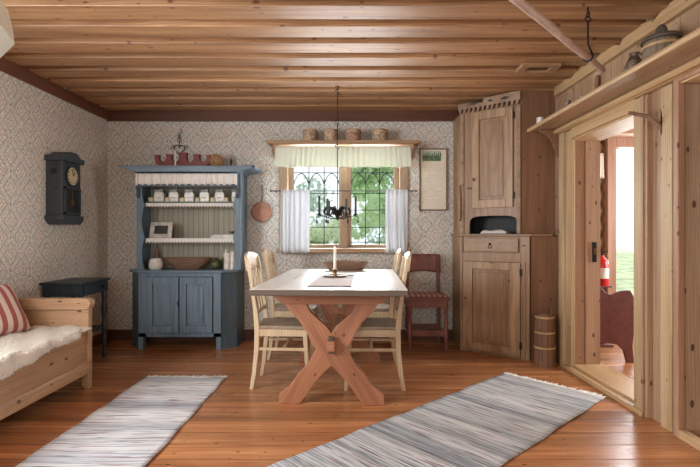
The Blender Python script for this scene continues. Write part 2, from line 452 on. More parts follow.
wl = MB()   # left wall with its window opening (outside the frame)
wl.box(-2.7, XL, YN - .2, .3, 0, 2.4).box(-2.7, XL, 2.0, 5.0, 0, 2.4).box(-2.7, XL, .3, 2.0, 0, .95).box(-2.7, XL, .3, 2.0, 2.05, 2.4)
struct(wl, 'wall_left', wallpaper('wallpaper_left', 'Y'))
# window opening of the back wall
WX0, WX1, WZ0, WZ1 = -.655, .525, .95, 1.93
bw = MB()
bw.box(-2.7, WX0, YB, 5.06, 0, 2.4).box(WX1, 2.0, YB, 5.06, 0, 2.4).box(WX0, WX1, YB, 5.06, 0, WZ0).box(WX0, WX1, YB, 5.06, WZ1, 2.4)
struct(bw, 'wall_back', wallpaper('wallpaper_back', 'X'))
nw = MB()
nw.box(-2.7, -1.5, YN - .15, YN, 0, 2.4).box(.9, 4.4, YN - .15, YN, 0, 2.4).box(-1.5, .9, YN - .15, YN, 0, .85).box(-1.5, .9, YN - .15, YN, 2.1, 2.4)
struct(nw, 'wall_front', M['plaster'])
# baseboards
struct(MB().box(XL, 1.1, YB - .02, YB, 0, .10).box(XL, 1.1, YB - .014, YB, .10, .11), 'baseboard_back', M['trimdark'])
struct(MB().box(XL, XL + .02, -1.6, YB, 0, .10), 'baseboard_left', M['trimdarkY'])
# ceiling trims: straight along the back, scalloped upper edge on the sides
struct(MB().box(XL, 1.8, YB - .03, YB, 2.255, 2.395), 'trim_1', M['trimdark'])
def scallop(y0, y1, zb, zt, x0, x1, per=.34, dp=.04):
    poly = [(y0, zb)]; n = int((y1 - y0) / .02)
    poly += [(y1, zb)]
    for i in range(n, -1, -1):
        yy = y0 + (y1 - y0) * i / n
        ph = (yy % per) / per
        poly.append((yy, zt - dp + dp * abs(math.sin(math.pi * ph)) ** .7))
    return MB().prism(poly, 'x', x0, x1)
struct(scallop(-1.5, YB - .03, 2.262, 2.375, XL, XL + .022, .34, .022), 'trim_2', M['trimdarkY'])
struct(scallop(1.2, 4.04, 2.285, 2.372, 1.765, XR), 'trim_3', M['pineY'])

# right partition: door opening Y 2.93-3.78, second opening Y 1.3-2.53
D0, D1, DT = 2.93, 3.80, 1.865
E0, E1, ET = 1.30, 2.535, 1.925
pr = MB()
pr.box(XR, 2.01, D1, 4.9, 0, 2.4).box(XR, 2.01, E1, D0, 0, 2.4).box(XR, 2.01, -1.7, E0, 0, 2.4)
pr.box(XR, 2.01, D0, D1, DT, 2.4).box(XR, 2.01, E0, E1, ET, 2.4)
struct(pr, 'wall_right', M['partition'])
struct(MB().box(1.765, XR, 2.80, 2.898, 0, 1.93), 'trim_4', M['pineZ'], bevel=.004)
struct(MB().box(1.755, 1.765, 2.80, 2.822, 0, 1.93).box(1.765, XR, 2.775, 2.80, 0, 1.93), 'trim_5', M['pineZred'], bevel=.003)
struct(MB().box(1.775, XR, 2.575, 2.672, 0, 1.93), 'trim_6', M['pineZ'], bevel=.004)
struct(MB().box(1.762, XR, 2.51, 2.548, 0, 1.95).box(1.762, XR, 1.26, 1.30, 0, 1.95).box(1.762, XR, 1.3, 2.51, ET - .01, ET + .03), 'trim_7', M['pineZred'], bevel=.004)
struct(MB().box(1.768, XR, 3.735, 3.83, 0, 1.93).box(1.75, XR, 3.83, 3.92, 0, 1.93), 'trim_8', M['pineZ'], bevel=.004)
struct(MB().box(1.765, XR, 2.90, 3.733, DT - .002, 1.945), 'trim_9', M['pineY'], bevel=.003)
# jamb linings and thresholds
struct(MB().box(1.79, 1.90, D1 - .018, D1 + .002, .045, DT).box(1.905, 2.02, D1 - .03, D1 + .002, .045, DT), 'trim_10', M['pineZred'], bevel=.002)
struct(MB().box(1.79, 2.02, D0, D0 + .018, .045, DT).box(1.79, 2.02, D0, D1, DT - .018, DT + .002), 'trim_11', M['pineY'], bevel=.002)
struct(MB().box(1.745, 1.80, 2.80, 3.90, 0, .03).box(1.80, 2.05, D0, D1, 0, .045), 'trim_12', M['pineY'], bevel=.004)
struct(MB().box(1.80, 2.02, E1 - .02, E1 + .002, .04, ET), 'trim_13', M['pineZgrey'], bevel=.002)
struct(MB().box(1.765, 1.81, E0, 2.51, 0, .045).box(1.775, 2.02, E0, 2.51, ET - .02, ET + .002), 'trim_14', M['pineY'], bevel=.004)
# moulded rail under the shelf
struct(MB().prism([(1.80, 1.935), (1.755, 1.935), (1.74, 1.942), (1.725, 1.937), (1.708, 1.948), (1.712, 1.964), (1.73, 1.978), (1.80, 1.978)], 'y', 1.2, 4.0), 'trim_15', M['pineY'])

# other room beyond the door
lw = MB()
for k in range(13):
    z = .09 + k * .18
    lw.tube([(1.9, 5.36, z), (2.96, 5.36, z)], .105, 12)
    lw.tube([(4.0, 5.36, z), (4.4, 5.36, z)], .105, 12)
lw.box(1.9, 2.96, 5.30, 5.4, 0, 2.4)
struct(lw, 'wall_porch_back', M['log'], smooth=True)
pw = MB()
pw.box(4.25, 4.4, -1.7, 2.5, 0, 2.4).box(4.25, 4.4, 4.3, 5.4, 0, 2.4).box(4.25, 4.4, 2.5, 4.3, 0, .8).box(4.25, 4.4, 2.5, 4.3, 2.0, 2.4)
struct(pw, 'wall_porch_side', M['log'])
struct(MB().box(2.01, 4.25, -1.6, 5.25, 0, .02), 'floor_porch', M['floor'])
struct(MB().box(2.01, 4.25, 5.0, 5.2, 2.17, 2.25), 'trim_16', M['redwood'])
w2 = thing('window_2', 'tall glazed opening with reddish wooden frame at the end of the next room', 'window'); 
del w2['label']; del w2['category']; w2['kind'] = 'structure'
w2.location = (3.4, 5.25, 0)
MB().box(2.87, 2.965, 5.20, 5.30, 0, 2.2).box(3.9, 4.0, 5.20, 5.30, 0, 2.2).box(2.965, 3.9, 5.2, 5.3, 2.06, 2.2).box(2.965, 3.9, 5.2, 5.3, 0, .35).build('window_frame', M['redwood'], w2, bevel=.004, world=True)
MB().box(2.965, 3.9, 5.248, 5.252, .35, 2.06).build('pane', M['glass'], w2, world=True)

# back window
w1 = bpy.data.objects.new('window_1', None); COL.objects.link(w1); w1['kind'] = 'structure'; w1.location = (-.06, 4.9, .95)
ca = MB()
ca.box(-.725, -.64, 4.79, 4.82, .93, 2.0).box(.51, .60, 4.79, 4.82, .93, 2.0).box(-.725, .60, 4.79, 4.82, 1.92, 2.0)
ca.build('casing', M['winZ'], w1, bevel=.004, world=True)
MB().box(-.66, -.638, 4.82, 4.96, .95, 1.93).box(.508, .53, 4.82, 4.96, .95, 1.93).box(-.64, .51, 4.82, 4.96, 1.91, 1.93).build('reveal', M['winZ'], w1, world=True)
MB().box(-.74, .61, 4.70, 4.96, .905, .95).build('window_sill', M['pineX'], w1, bevel=.006, world=True)
MB().box(-.10, .0, 4.86, 4.94, .95, 1.91).box(-.075, -.025, 4.845, 4.86, .95, 1.91).build('mullion', M['winZ'], w1, bevel=.004, world=True)
for (a, b) in ((-.638, -.10), (.0, .508)):
    fr = MB(); s_ = .04
    l_, r_ = (a, a + .05) if a < -.3 else (a, a + .012)
    r0 = (b - .012, b) if a < -.3 else (b - .05, b)
    fr.box(a, l_ + (r_ - l_), 4.87, 4.91, .95, 1.91).box(r0[0], b, 4.87, 4.91, .95, 1.91).box(a, b, 4.87, 4.91, .95, .985).box(a, b, 4.87, 4.91, 1.87, 1.91)
    sash = fr.build('sash', M['winZ'], w1, bevel=.003, world=True)
    g0, g1 = r_, r0[0]
    MB().box(g0, g1, 4.889, 4.891, .985, 1.87).build('pane', M['glass'], sash, world=False).location = (-w1.location[0], -w1.location[1], -w1.location[2])
    ld = MB(); pit = (g1 - g0) / 3; yy = 4.885; rr = .0048
    for k in range(4):
        x = g0 + k * pit
        ld.tube([(x, yy, .985), (x, yy, 1.87)], rr, 6)
    for z in (1.01, 1.165, 1.345, 1.52, 1.735):
        ld.tube([(g0, yy, z), (g1, yy, z)], rr * .9, 6)
    for k in range(3):
        x0 = g0 + k * pit; pts = []
        for i in range(13):
            t = i / 12
            xx = x0 + pit * t; h = 1 - abs(2 * t - 1) ** 1.9
            pts.append((xx, yy, 1.61 + .118 * h ** .8))
        ld.tube(pts, rr, 6)
    lo = ld.build('leading', M['lead'], sash, smooth=True); lo.location = (-w1.location[0], -w1.location[1], -w1.location[2])

# curtains and rods
def pleat(x0, x1, z0, z1, y, amp, n, nz=10, flare=0.0, seed=0, wig=.01):
    rnd = random.Random(seed); ph = [rnd.uniform(0, 6.28) for _ in range(4)]
    def fn(u, v):
        z = z1 + (z0 - z1) * v
        x = x0 + (x1 - x0) * (u + flare * (u - .5) * v)
        a = amp * (.55 + .45 * math.sin(3 * u * math.pi * 2 + ph[0])) * (.6 + .4 * v)
        return Vector((x + wig * math.sin(n * 3.1 * u + ph[1]) * v, y + a * math.sin(u * n * 2 * math.pi + 1.2 * math.sin(ph[2] + 7 * u) + .5 * v), z + (.004 * math.sin(40 * u) if v == 1 else 0)))
    return MB().grid(fn, max(40, int(n * 8)), nz)
def curtain(x0, x1, label, seed):
    c = pleat(x0, x1, .91, 1.535, 4.63, .028, 6, 12, 0, seed).build('cafe_curtain', M['curtain'], smooth='all', solid=.0015)
    tag(c, label, 'curtain')
    tag_o = c
    return c
curtain(-.685, -.395, 'white cafe curtain covering the left side of the leaded window', 1)
curtain(.352, .575, 'white cafe curtain covering the right side of the leaded window', 2)
rod = MB().tube([(-.785, 4.66, 1.525), (.655, 4.66, 1.525)], .0045, 8)
for x in (-.76, .63): rod.tube([(x, 4.66, 1.525), (x, 4.82, 1.525)], .004, 6)
rod.ball((-.79, 4.66, 1.525), .009); rod.ball((.66, 4.66, 1.525), .009)
tag(rod.build('curtain_rod', M['iron'], smooth=True, origin=(-.06, 4.66, 1.525)), 'thin black iron rod across the window carrying the white cafe curtains', 'curtain rod')
val = thing('valance', 'pale gathered valance hanging under the window shelf', 'valance', (-.06, 4.62, 1.75))
pleat(-.735, .60, 1.755, 1.96, 4.61, .010, 26, 8, .02, 5, .004).build('gathered_cloth', M['valance'], val, smooth='all', solid=.0015, world=True)
MB().tube([(-.76, 4.625, 1.955), (.625, 4.625, 1.955)], .006, 8).build('rail', M['pineX'], val, smooth=True, world=True)

# shelf above window
ws = thing('wall_shelf', 'carved brown wooden shelf above the window holding bark boxes', 'shelf', (-.06, 4.7, 1.98))
def shelf_profile():
    L, Rr = -.80, .665
    return [(L - .03, 2.012), (L - .03, 1.998), (L + .02, 1.985), (L + .02, 1.978), (Rr - .02, 1.978), (Rr - .02, 1.985), (Rr + .03, 1.998), (Rr + .03, 2.012)]
MB().prism(shelf_profile(), 'y', 4.56, 4.82).build('shelf_board', M['pineX'], ws, bevel=.002, world=True)
for x in (-.80, .665):
    s1 = 1 if x < 0 else -1
    MB().prism([(4.82, 1.978), (4.60, 1.978), (4.585, 1.968), (4.60, 1.955), (4.64, 1.957), (4.67, 1.945), (4.70, 1.915), (4.74, 1.90), (4.78, 1.87), (4.82, 1.865)], 'x', x + .02 * s1, x + .042 * s1).build('bracket', M['cupside'], ws, bevel=.002, world=True)
bx = [(310, .070, 1), (330.7, .066, 0), (353, .077, 1), (379.5, .077, 0)]
bl = ['leftmost of the four bark boxes on the shelf above the window', 'bark box on the window shelf just left of the chandelier rod', 'reddest bark box on the window shelf, just right of the chandelier rod', 'rightmost of the four bark boxes on the window shelf']
for (px, r, k), lb in zip(bx, bl):
    X = (px - 350) / 467 * 4.68
    t = thing('bark_box', 'round ' + lb, 'box', (X, 4.68, 2.012), 0, 'bark boxes on the window shelf')
    MB().lathe([(r, 0), (r * 1.01, .06), (r, .095)], seg=28).build('body', M['birch2' if px == 353 else 'birch'], t, smooth=True)
    MB().lathe([(r * 1.05, .092), (r * 1.06, .118), (r * .98, .126)], seg=28).build('lid', M['birch'], t, smooth=True)

# ------------------------------------------------------------------ corner cupboard
cc = thing('corner_cupboard', 'tall two-part pine corner cupboard with arched niche and drawer', 'cupboard', (1.45, 4.5, 0))
class Face:
    def __init__(s, A, B):
        s.A = Vector((*A, 0)); d = Vector((*B, 0)) - s.A; s.L = d.length; s.u = d.normalized(); s.n = Vector((s.u.y, -s.u.x, 0))
        if s.n.y > 0: s.n = -s.n
    def P(s, u, d, z): return s.A + s.u * (u * s.L) + s.n * d + Vector((0, 0, z))
    def box(s, mb, u0, u1, d0, d1, z0, z1):
        vs = [s.P(u, d, z) for z in (z0, z1) for (u, d) in ((u0, d0), (u1, d0), (u1, d1), (u0, d1))]
        return mb.add(vs, [(0, 3, 2, 1), (4, 5, 6, 7), (0, 1, 5, 4), (1, 2, 6, 5), (2, 3, 7, 6), (3, 0, 4, 7)])
    def prism(s, mb, poly, d0, d1):
        n = len(poly)
        return mb.add([s.P(u, d0, z) for u, z in poly] + [s.P(u, d1, z) for u, z in poly],
                      [list(range(n)), list(range(2 * n - 1, n - 1, -1))] + [(i, (i + 1) % n, n + (i + 1) % n, n + i) for i in range(n)])
    def panel(s, name, u0, u1, z0, z1, mf, mp, parent, fw=.16, fz=.07):
        f = MB(); du = (u1 - u0) * fw
        s.box(f, u0, u0 + du, .002, .022, z0, z1); s.box(f, u1 - du, u1, .002, .022, z0, z1)
        s.box(f, u0 + du, u1 - du, .002, .022, z0, z0 + fz); s.box(f, u0 + du, u1 - du, .002, .022, z1 - fz, z1)
        o = f.build(name, mf, parent, bevel=.003, world=True)
        g = MB(); s.box(g, u0 + du, u1 - du, .0, .006, z0 + fz, z1 - fz)
        e = (u1 - u0) * .07
        s.box(g, u0 + du + e, u1 - du - e, .006, .014, z0 + fz + .03, z1 - fz - .03)
        g2 = g.build('panel', mp, None, bevel=.006); g2.parent = o
        for v in g2.data.vertices: v.co = v.co - parent.location
        return o
lo = Face((1.048, 4.41), (1.56, 4.045))
body = MB()
body.prism([(1.048, 4.41), (1.56, 4.045), (1.57, 4.045), (1.57, 4.78), (1.048, 4.78)], 'z', 0.0, 1.075)
body.build('lower_body', M['cupZ'], cc, bevel=.003, world=True)
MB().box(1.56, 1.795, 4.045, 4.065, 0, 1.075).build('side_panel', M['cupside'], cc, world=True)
top = MB().prism([(1.03, 4.78), (1.03, 4.395), (1.555, 4.015), (1.745, 4.015), (1.745, 4.78)], 'z', 1.077, 1.095)
top.build('ledge', M['cupX'], cc, bevel=.004, world=True)
fm = MB()
lo.box(fm, 0, .035, 0, .016, 0, 1.075); lo.box(fm, .885, 1.0, 0, .016, 0, 1.075); lo.box(fm, .035, .885, 0, .016, .845, .925)
lo.box(fm, .92, .945, .016, .024, .02, .85)
fm.build('face_frame', M['cupZ'], cc, bevel=.003, world=True)
lo.panel('door', .045, .875, .03, .84, M['cupdoor'], M['cupZ'], cc, .17, .065)
dr = MB(); lo.box(dr, .06, .85, .0, .024, .935, 1.06); dro = dr.build('drawer', M['cupX'], cc, bevel=.005, world=True)
hp = lo.P(.455, .03, 1.005)
hd = MB(); hd.lathe([(.011, 0), (.012, .004), (.004, .008)], hp, 12, axis='y')
pts = [hp + lo.n * .006 + lo.u * (.016 * math.sin(a)) + Vector((0, 0, -.018 - .016 * math.cos(a) - .004)) for a in [i * 2 * math.pi / 14 for i in range(15)]]
hd.tube(pts, .0028, 6)
h2 = hd.build('ring_pull', M['iron'], None, smooth=True); h2.parent = dro
for v in h2.data.vertices: v.co = v.co - cc.location
kp = lo.P(.085, .03, .50)
MB().ball(kp, .013).build('knob', M['bowl'], cc, smooth=True, world=True)
for z in (.12, .76):
    hg = MB(); lo.box(hg, .868, .90, .022, .03, z - .03, z + .03); hg.build('hinge', M['iron'], cc, bevel=.002, world=True)

up = Face((1.058, 4.45), (1.50, 4.10))
ub = MB()
ub.prism([(1.058, 4.45), (1.068, 4.45), (1.068, 4.78), (1.058, 4.78)], 'z', 1.096, 2.25)
up.box(ub, 0, .15, -.02, 0, 1.096, 2.26); up.box(ub, .945, 1.0, -.02, 0, 1.096, 2.26)
# arched top of the niche
arch = [(.15, 1.32), (.15, 1.20)]
for i in range(0, 13):
    a = math.pi - math.pi * i / 12
    c_, s2 = math.cos(a), math.sin(a)
    arch.append((.5475 + .3975 * math.copysign(abs(c_) ** .45, c_), 1.175 + .088 * abs(s2) ** .55))
arch += [(.945, 1.20), (.945, 1.32)]
up.prism(ub, arch, -.02, 0)
up.box(ub, .15, .945, -.02, 0, 1.32, 2.26)
ub.build('upper_body', M['cupZ'], cc, world=True)
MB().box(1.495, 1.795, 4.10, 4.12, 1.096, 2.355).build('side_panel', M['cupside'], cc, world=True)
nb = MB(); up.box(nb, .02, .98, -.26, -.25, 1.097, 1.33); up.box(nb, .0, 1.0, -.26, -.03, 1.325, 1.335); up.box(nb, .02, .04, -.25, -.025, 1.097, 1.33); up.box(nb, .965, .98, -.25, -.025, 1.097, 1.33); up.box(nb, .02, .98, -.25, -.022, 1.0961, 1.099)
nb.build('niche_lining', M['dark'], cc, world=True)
ud = up.panel('door', .215, .885, 1.335, 2.225, M['cupdoor'], M['cupZ'], cc, .17, .075)
MB().ball(up.P(.245, .036, 1.60), .016).build('knob', M['cupside'], cc, smooth=True, world=True)
for z in (1.44, 2.15): st = MB(); up.box(st, .885, .91, .0, .01, z - .03, z + .03); st.build('hinge', M['iron'], cc, world=True)
cn = MB()
prof = [(-.03, 2.27), (1.01, 2.27), (1.01, 2.345), (.86, 2.35), (.62, 2.345), (.42, 2.34), (.40, 2.30), (.30, 2.315), (.16, 2.325), (-.02, 2.325)]
up.prism(cn, prof, .0, .035)
n_t = 13
for k in range(n_t):
    u0 = -.02 + k * 1.03 / n_t; w = 1.03 / n_t
    up.prism(cn, [(u0 + w * .08, 2.272), (u0 + w * .2, 2.235), (u0 + w * .55, 2.235), (u0 + w * .72, 2.272)], .012, .035)
cn.build('carved_cornice', M['cornice'], cc, bevel=.002, world=True)
for (a, b) in ((.16, .34), (.48, .58), (.68, .86)): pm = MB(); up.prism(pm, [(a, 2.305), ((a + b) / 2, 2.292), (b, 2.305), ((a + b) / 2, 2.322)], .034, .037); pm.build('painted_ornament', M['ink'], cc, world=True)
sb = MB(); up.box(sb, .945, 1.005, .0, .02, 1.10, 2.235); up.box(sb, .0, .06, .0, .014, 1.10, 2.235)
sb.build('carved_stile', M['cornice'], cc, bevel=.004, world=True)
# cloth in niche
cl = MB()
def nf(u, v):
    a, b = 2 * u - 1, 2 * v - 1; e = (max(0, 1 - a ** 4) * max(0, 1 - b ** 4)) ** .35
    p = up.P(.31 + .44 * u, -.035 - .13 * v, 1.101 + .036 * e * (.85 + .15 * math.sin(9 * u + 5 * v))); return p
cl.grid(nf, 24, 10)
tag(cl.build('folded_cloth', M['linen'], smooth='all', solid=.004, origin=up.P(.53, -.1, 1.10)), 'crumpled white cloth lying in the dark arched niche of the corner cupboard', 'cloth')
# board hanging at the cupboard's left side
pd = MB().prism([(4.42, 1.24), (4.44, 1.22), (4.475, 1.22), (4.49, 1.24), (4.492, 1.48), (4.475, 1.53), (4.462, 1.56), (4.448, 1.56), (4.436, 1.53), (4.42, 1.48)], 'x', 1.036, 1.052)
tag(pd.build('hanging_board', M['cupside'], bevel=.003, origin=(1.05, 4.5, 1.4)), 'narrow wooden board hanging on the left side of the corner cupboard', 'board')

# calendar
cal = thing('wall_calendar', 'framed cream calendar sheet with small landscape picture, hanging right of window', 'calendar', (.855, 4.8, 1.65))
cx0, cx1, cz0, cz1 = .715, 1.0, 1.335, 1.975
MB().box(cx0, cx0 + .012, 4.795, 4.82, cz0, cz1).box(cx1 - .012, cx1, 4.795, 4.82, cz0, cz1).box(cx0, cx1, 4.795, 4.82, cz0, cz0 + .012).box(cx0, cx1, 4.795, 4.82, cz1 - .012, cz1).build('frame', M['framewood'], cal, world=True)
MB().box(cx0 + .012, cx1 - .012, 4.806, 4.818, cz0 + .012, cz1 - .012).build('paper', M['paper'], cal, world=True)
MB().box(.745, .935, 4.803, 4.806, 1.845, 1.95).build('picture', [M['picsky']], cal, world=True)
pg = MB().box(.745, .935, 4.801, 4.803, 1.845, 1.895)
for k in range(9):
    x = .752 + k * .021; pg.prism([(x, 1.89), (x + .018, 1.89), (x + .014, 1.915 + .012 * (k % 3)), (x + .005, 1.92 + .01 * (k % 2))], 'y', 4.801, 4.803)
pg.build('printed_trees', M['picgreen'], cal, world=True)
tl = MB()
for k in range(16):
    z = 1.80 - k * .027
    if k % 4 == 3: continue
    tl.box(.745, .745 + (.2 if k % 3 else .16), 4.8048, 4.806, z, z + .0035)
tl.build('faint_print', plain('faint_print', (208, 202, 184), .8), cal, world=True)

# copper pan on the wall
pan = thing('copper_pan', 'round copper pan hanging by its long handle between dresser and window', 'pan', (-.905, 4.78, 1.32))
MB().lathe([(.085, .04), (.098, .036), (.104, .005), (.104, 0), (.100, 0), (.096, .03), (.0001, .032)], (-.905, 4.765, 1.32), 32, axis='y').build('pan_body', M['copper'], pan, smooth=True, world=True)
MB().strip([(-.905, 4.79, 1.42), (-.905, 4.80, 1.50), (-.905, 4.805, 1.60)], [.022, .014, .02], .006, (1, 0, 0)).build('handle', M['rust'], pan, world=True)
MB().tube([(-.905, 4.82, 1.625), (-.905, 4.79, 1.625), (-.905, 4.785, 1.635)], .004, 6).build('hook', M['iron'], pan, world=True)

# wall clock
ck = thing('wall_clock', 'dark grey-blue wooden pendulum clock on the left wall', 'clock', (-2.43, 3.965, 1.2))
X0, X1, Y0, Y1 = -2.5, -2.365, 3.835, 4.10
MB().box(X0, X1, Y0, Y1, 1.25, 1.70).build('case', M['clockpaint'], ck, bevel=.003, world=True)
MB().prism([(Y0 - .02, 1.70), (Y1 + .02, 1.70), (Y1 + .02, 1.745), (Y1 - .03, 1.745), (Y1 - .09, 1.785), (Y0 + .09, 1.785), (Y0 + .03, 1.745), (Y0 - .02, 1.745)], 'x', X0, X1 + .025).build('pediment', M['clockpaint'], ck, bevel=.004, world=True)
MB().prism([(Y0 - .018, 1.25), (Y0 - .018, 1.215), (Y0 + .03, 1.175), (Y1 - .03, 1.175), (Y1 + .018, 1.215), (Y1 + .018, 1.25)], 'x', X0, X1 + .02).build('base', M['clockpaint'], ck, bevel=.004, world=True)
cyc = (Y0 + Y1) / 2
MB().lathe([(.088, 0), (.088, .012), (.078, .016), (.074, .01)], (X1, cyc, 1.585), 32, axis='x').build('bezel', M['navy'], ck, smooth=True, world=True)
dl = MB().lathe([(.074, 0), (.074, .0115), (.0001, .012)], (X1, cyc, 1.585), 32, axis='x').build('dial', M['cream'], ck, smooth=True, world=True)
for k in range(12):
    nm = MB()
    a = k * math.pi / 6; c_, s2 = math.cos(a), math.sin(a)
    nm.bar((X1 + .0125, cyc + s2 * .052, 1.585 + c_ * .052), (X1 + .0125, cyc + s2 * .068, 1.585 + c_ * .068), .006, .002, (1, 0, 0)).build('hour_mark', M['ink'], ck, world=True)

MB().bar((X1 + .014, cyc, 1.585), (X1 + .014, cyc + .025, 1.62), .006, .002, (1, 0, 0)).build('hour_hand', M['iron'], ck, world=True)
MB().bar((X1 + .015, cyc, 1.585), (X1 + .015, cyc - .012, 1.64), .004, .002, (1, 0, 0)).build('minute_hand', M['iron'], ck, world=True)
MB().box(X1 - .001, X1 + .004, Y0 + .035, Y1 - .035, 1.275, 1.475).build('glass_back', M['dark'], ck, world=True)
dfm = MB()
for (a, b, c_, d) in ((Y0 + .02, Y0 + .035, 1.26, 1.49), (Y1 - .035, Y1 - .02, 1.26, 1.49), (Y0 + .02, Y1 - .02, 1.26, 1.275), (Y0 + .02, Y1 - .02, 1.475, 1.49)): dfm.box(X1, X1 + .016, a, b, c_, d)
dfm.build('door_frame', M['clockpaint'], ck, world=True)
MB().tube([(X1 + .006, cyc, 1.47), (X1 + .006, cyc, 1.38)], .002, 6).lathe([(.026, 0), (.026, .004), (.0001, .006)], (X1 + .004, cyc, 1.36), 20, axis='x').build('pendulum', M['brass'], ck, smooth=True, world=True)
MB().lathe([(.025, 0), (.025, .004), (.0001, .005)], ((X0 + X1) / 2, Y0 - .004, 1.615), 16, axis='y').build('side_hole', M['dark'], ck, smooth=True, world=True)
MB().lathe([(.007, 0), (.006, .006)], ((X0 + X1) / 2 + .02, Y0 - .005, 1.475), 12, axis='y').build('catch', M['iron'], ck, smooth=True, world=True)

# ------------------------------------------------------------------ blue dresser
hu = thing('blue_dresser', 'blue painted dresser with open shelves over a two-door base', 'dresser', (-1.6, 4.6, 0))
FX0, FX1, FY = -2.01, -1.225, 4.45
foot = [(-2.125, 4.80), (-2.125, 4.56), (FX0, FY), (FX1, FY), (-1.095, 4.53), (-1.085, 4.80)]
MB().prism(foot, 'z', .115, .725).build('base_cabinet', M['blueshade'], hu, bevel=.003, world=True)
lg = MB()
MB().box(FX0, FX0 + .045, FY - .013, FY + .05, 0, .1149).build('foot', M['blue'], hu, world=True)
MB().box(FX1 - .045, FX1, FY - .013, FY + .05, 0, .1149).build('foot', M['blue'], hu, world=True)
MB().prism([(FX1, FY), (-1.095, 4.53), (-1.085, 4.80), (-1.105, 4.80), (-1.115, 4.54), (FX1, 4.47)], 'z', 0, .115).build('side_skirt', M['blueshade'], hu, world=True)
MB().prism([(-2.125, 4.80), (-2.125, 4.56), (FX0, FY), (FX0, 4.47), (-2.105, 4.57), (-2.105, 4.80)], 'z', 0, .115).build('side_skirt', M['blueshade'], hu, world=True)
bf = MB().box(FX0, FX0 + .075, FY - .014, FY, .115, .725).box(FX1 - .075, FX1, FY - .014, FY, .115, .725).box(FX0 + .075, FX1 - .075, FY - .014, FY, .69, .725).box(FX0, FX1, FY - .014, FY, .115, .155)
bf.build('face_frame', M['blue'], hu, bevel=.003, world=True)
fc = Face((FX0, FY - .012), (FX1, FY - .012)); midx = .5
for (a, b) in ((.1, .493), (.507, .9)):
    fc.panel('door', a, b, .16, .685, M['blue'], M['blue'], hu, .2, .065)
MB().box(FX0 + (FX1 - FX0) * .48, FX0 + (FX1 - FX0) * .492, FY - .045, FY - .03, .42, .46).build('latch', M['navy'], hu, world=True)
topo = [(-2.15, 4.80), (-2.15, 4.54), (-2.02, 4.415), (-1.215, 4.415), (-1.075, 4.50), (-1.065, 4.80)]
MB().prism(topo, 'z', .727, .750).build('counter', M['bluelight'], hu, bevel=.005, world=True)
# upper
def side_stile(xo, xi, s1):
    poly = [(xo, .75), (xo, 1.70), (xi - .02 * s1, 1.70)]
    n = 44
    for i in range(n + 1):
        z = 1.69 - (1.69 - .75) * i / n
        ph = ((z - .75) % .31) / .31
        poly.append((xi + s1 * (.022 - .030 * abs(math.sin(math.pi * ph)) ** .8), z))
    return poly
MB().prism(side_stile(-2.055, -2.0, 1), 'y', 4.50, 4.52).build('stile', M['blue'], hu, world=True)
MB().prism(side_stile(-1.055, -1.11, -1)[::-1], 'y', 4.50, 4.52).build('stile', M['blue'], hu, world=True)
MB().box(-2.055, -2.035, 4.52, 4.79, .75, 1.70).build('side_board', M['blue'], hu, world=True)
MB().box(-1.075, -1.055, 4.52, 4.79, .75, 1.70).build('side_board', M['blue'], hu, world=True)
MB().box(-2.035, -1.075, 4.775, 4.79, .75, 1.70).build('back_boards', M['boards'], hu, world=True)
co = MB()
co.prism([(-2.06, 1.685), (-1.05, 1.685), (-1.02, 1.70), (-.93, 1.715), (-.90, 1.725), (-.90, 1.745), (-2.21, 1.745), (-2.21, 1.735), (-2.10, 1.705)], 'y', 4.42, 4.80)
co.build('cornice', M['bluelight'], hu, bevel=.006, world=True)
MB().tube([(-.915, 4.42, 1.735), (-.915, 4.80, 1.735)], .016, 12).build('cornice_roll', M['bluelight'], hu, smooth=True, world=True)
def lace_strip(x0, x1, z0, z1, y, per, parent, name, deep=.01, pl=0.0):
    def fn(u, v):
        x = x0 + (x1 - x0) * u; z = z1 + (z0 - z1) * v
        if v > .5: z += deep * (abs(math.sin(math.pi * x / per)) - .5) * (v - .5) * 2
        return Vector((x, y + pl * (.35 + .65 * v) * math.sin(u * (x1 - x0) / .0105 + 1.6 * math.sin(u * 17)), z))
    return MB().grid(fn, int((x1 - x0) / .004), 5).build(name, M['lace'], parent, smooth='all', solid=.0015, world=True)
lace_strip(-2.045, -1.075, 1.565, 1.672, 4.450, .06, hu, 'gathered_frill', .012, .016)
MB().box(-2.045, -1.075, 4.47, 4.50, 1.55, 1.575).build('frill_rail', M['blueshade'], hu, world=True)
for x in (-2.045, -1.095):
    MB().prism([(4.50, 1.555), (4.455, 1.555), (4.45, 1.53), (4.47, 1.51), (4.465, 1.48), (4.485, 1.45), (4.50, 1.44)], 'x', x, x + .022).build('scroll_bracket', M['blueshade'], hu, world=True)
S1, S2 = 1.41, 1.055
MB().box(-2.035, -1.075, 4.545, 4.775, S1 - .018, S1).build('shelf', M['greenshelf'], hu, world=True)
MB().box(-2.035, -1.075, 4.545, 4.775, S2 - .014, S2).build('shelf', M['greenshelf'], hu, world=True)
lace_strip(-1.985, -1.12, S1 - .05, S1 - .014, 4.538, .03, hu, 'lace_edging', .02)
lace_strip(-1.985, -1.12, S2 - .045, S2 - .0, 4.538, .03, hu, 'lace_edging', .022)

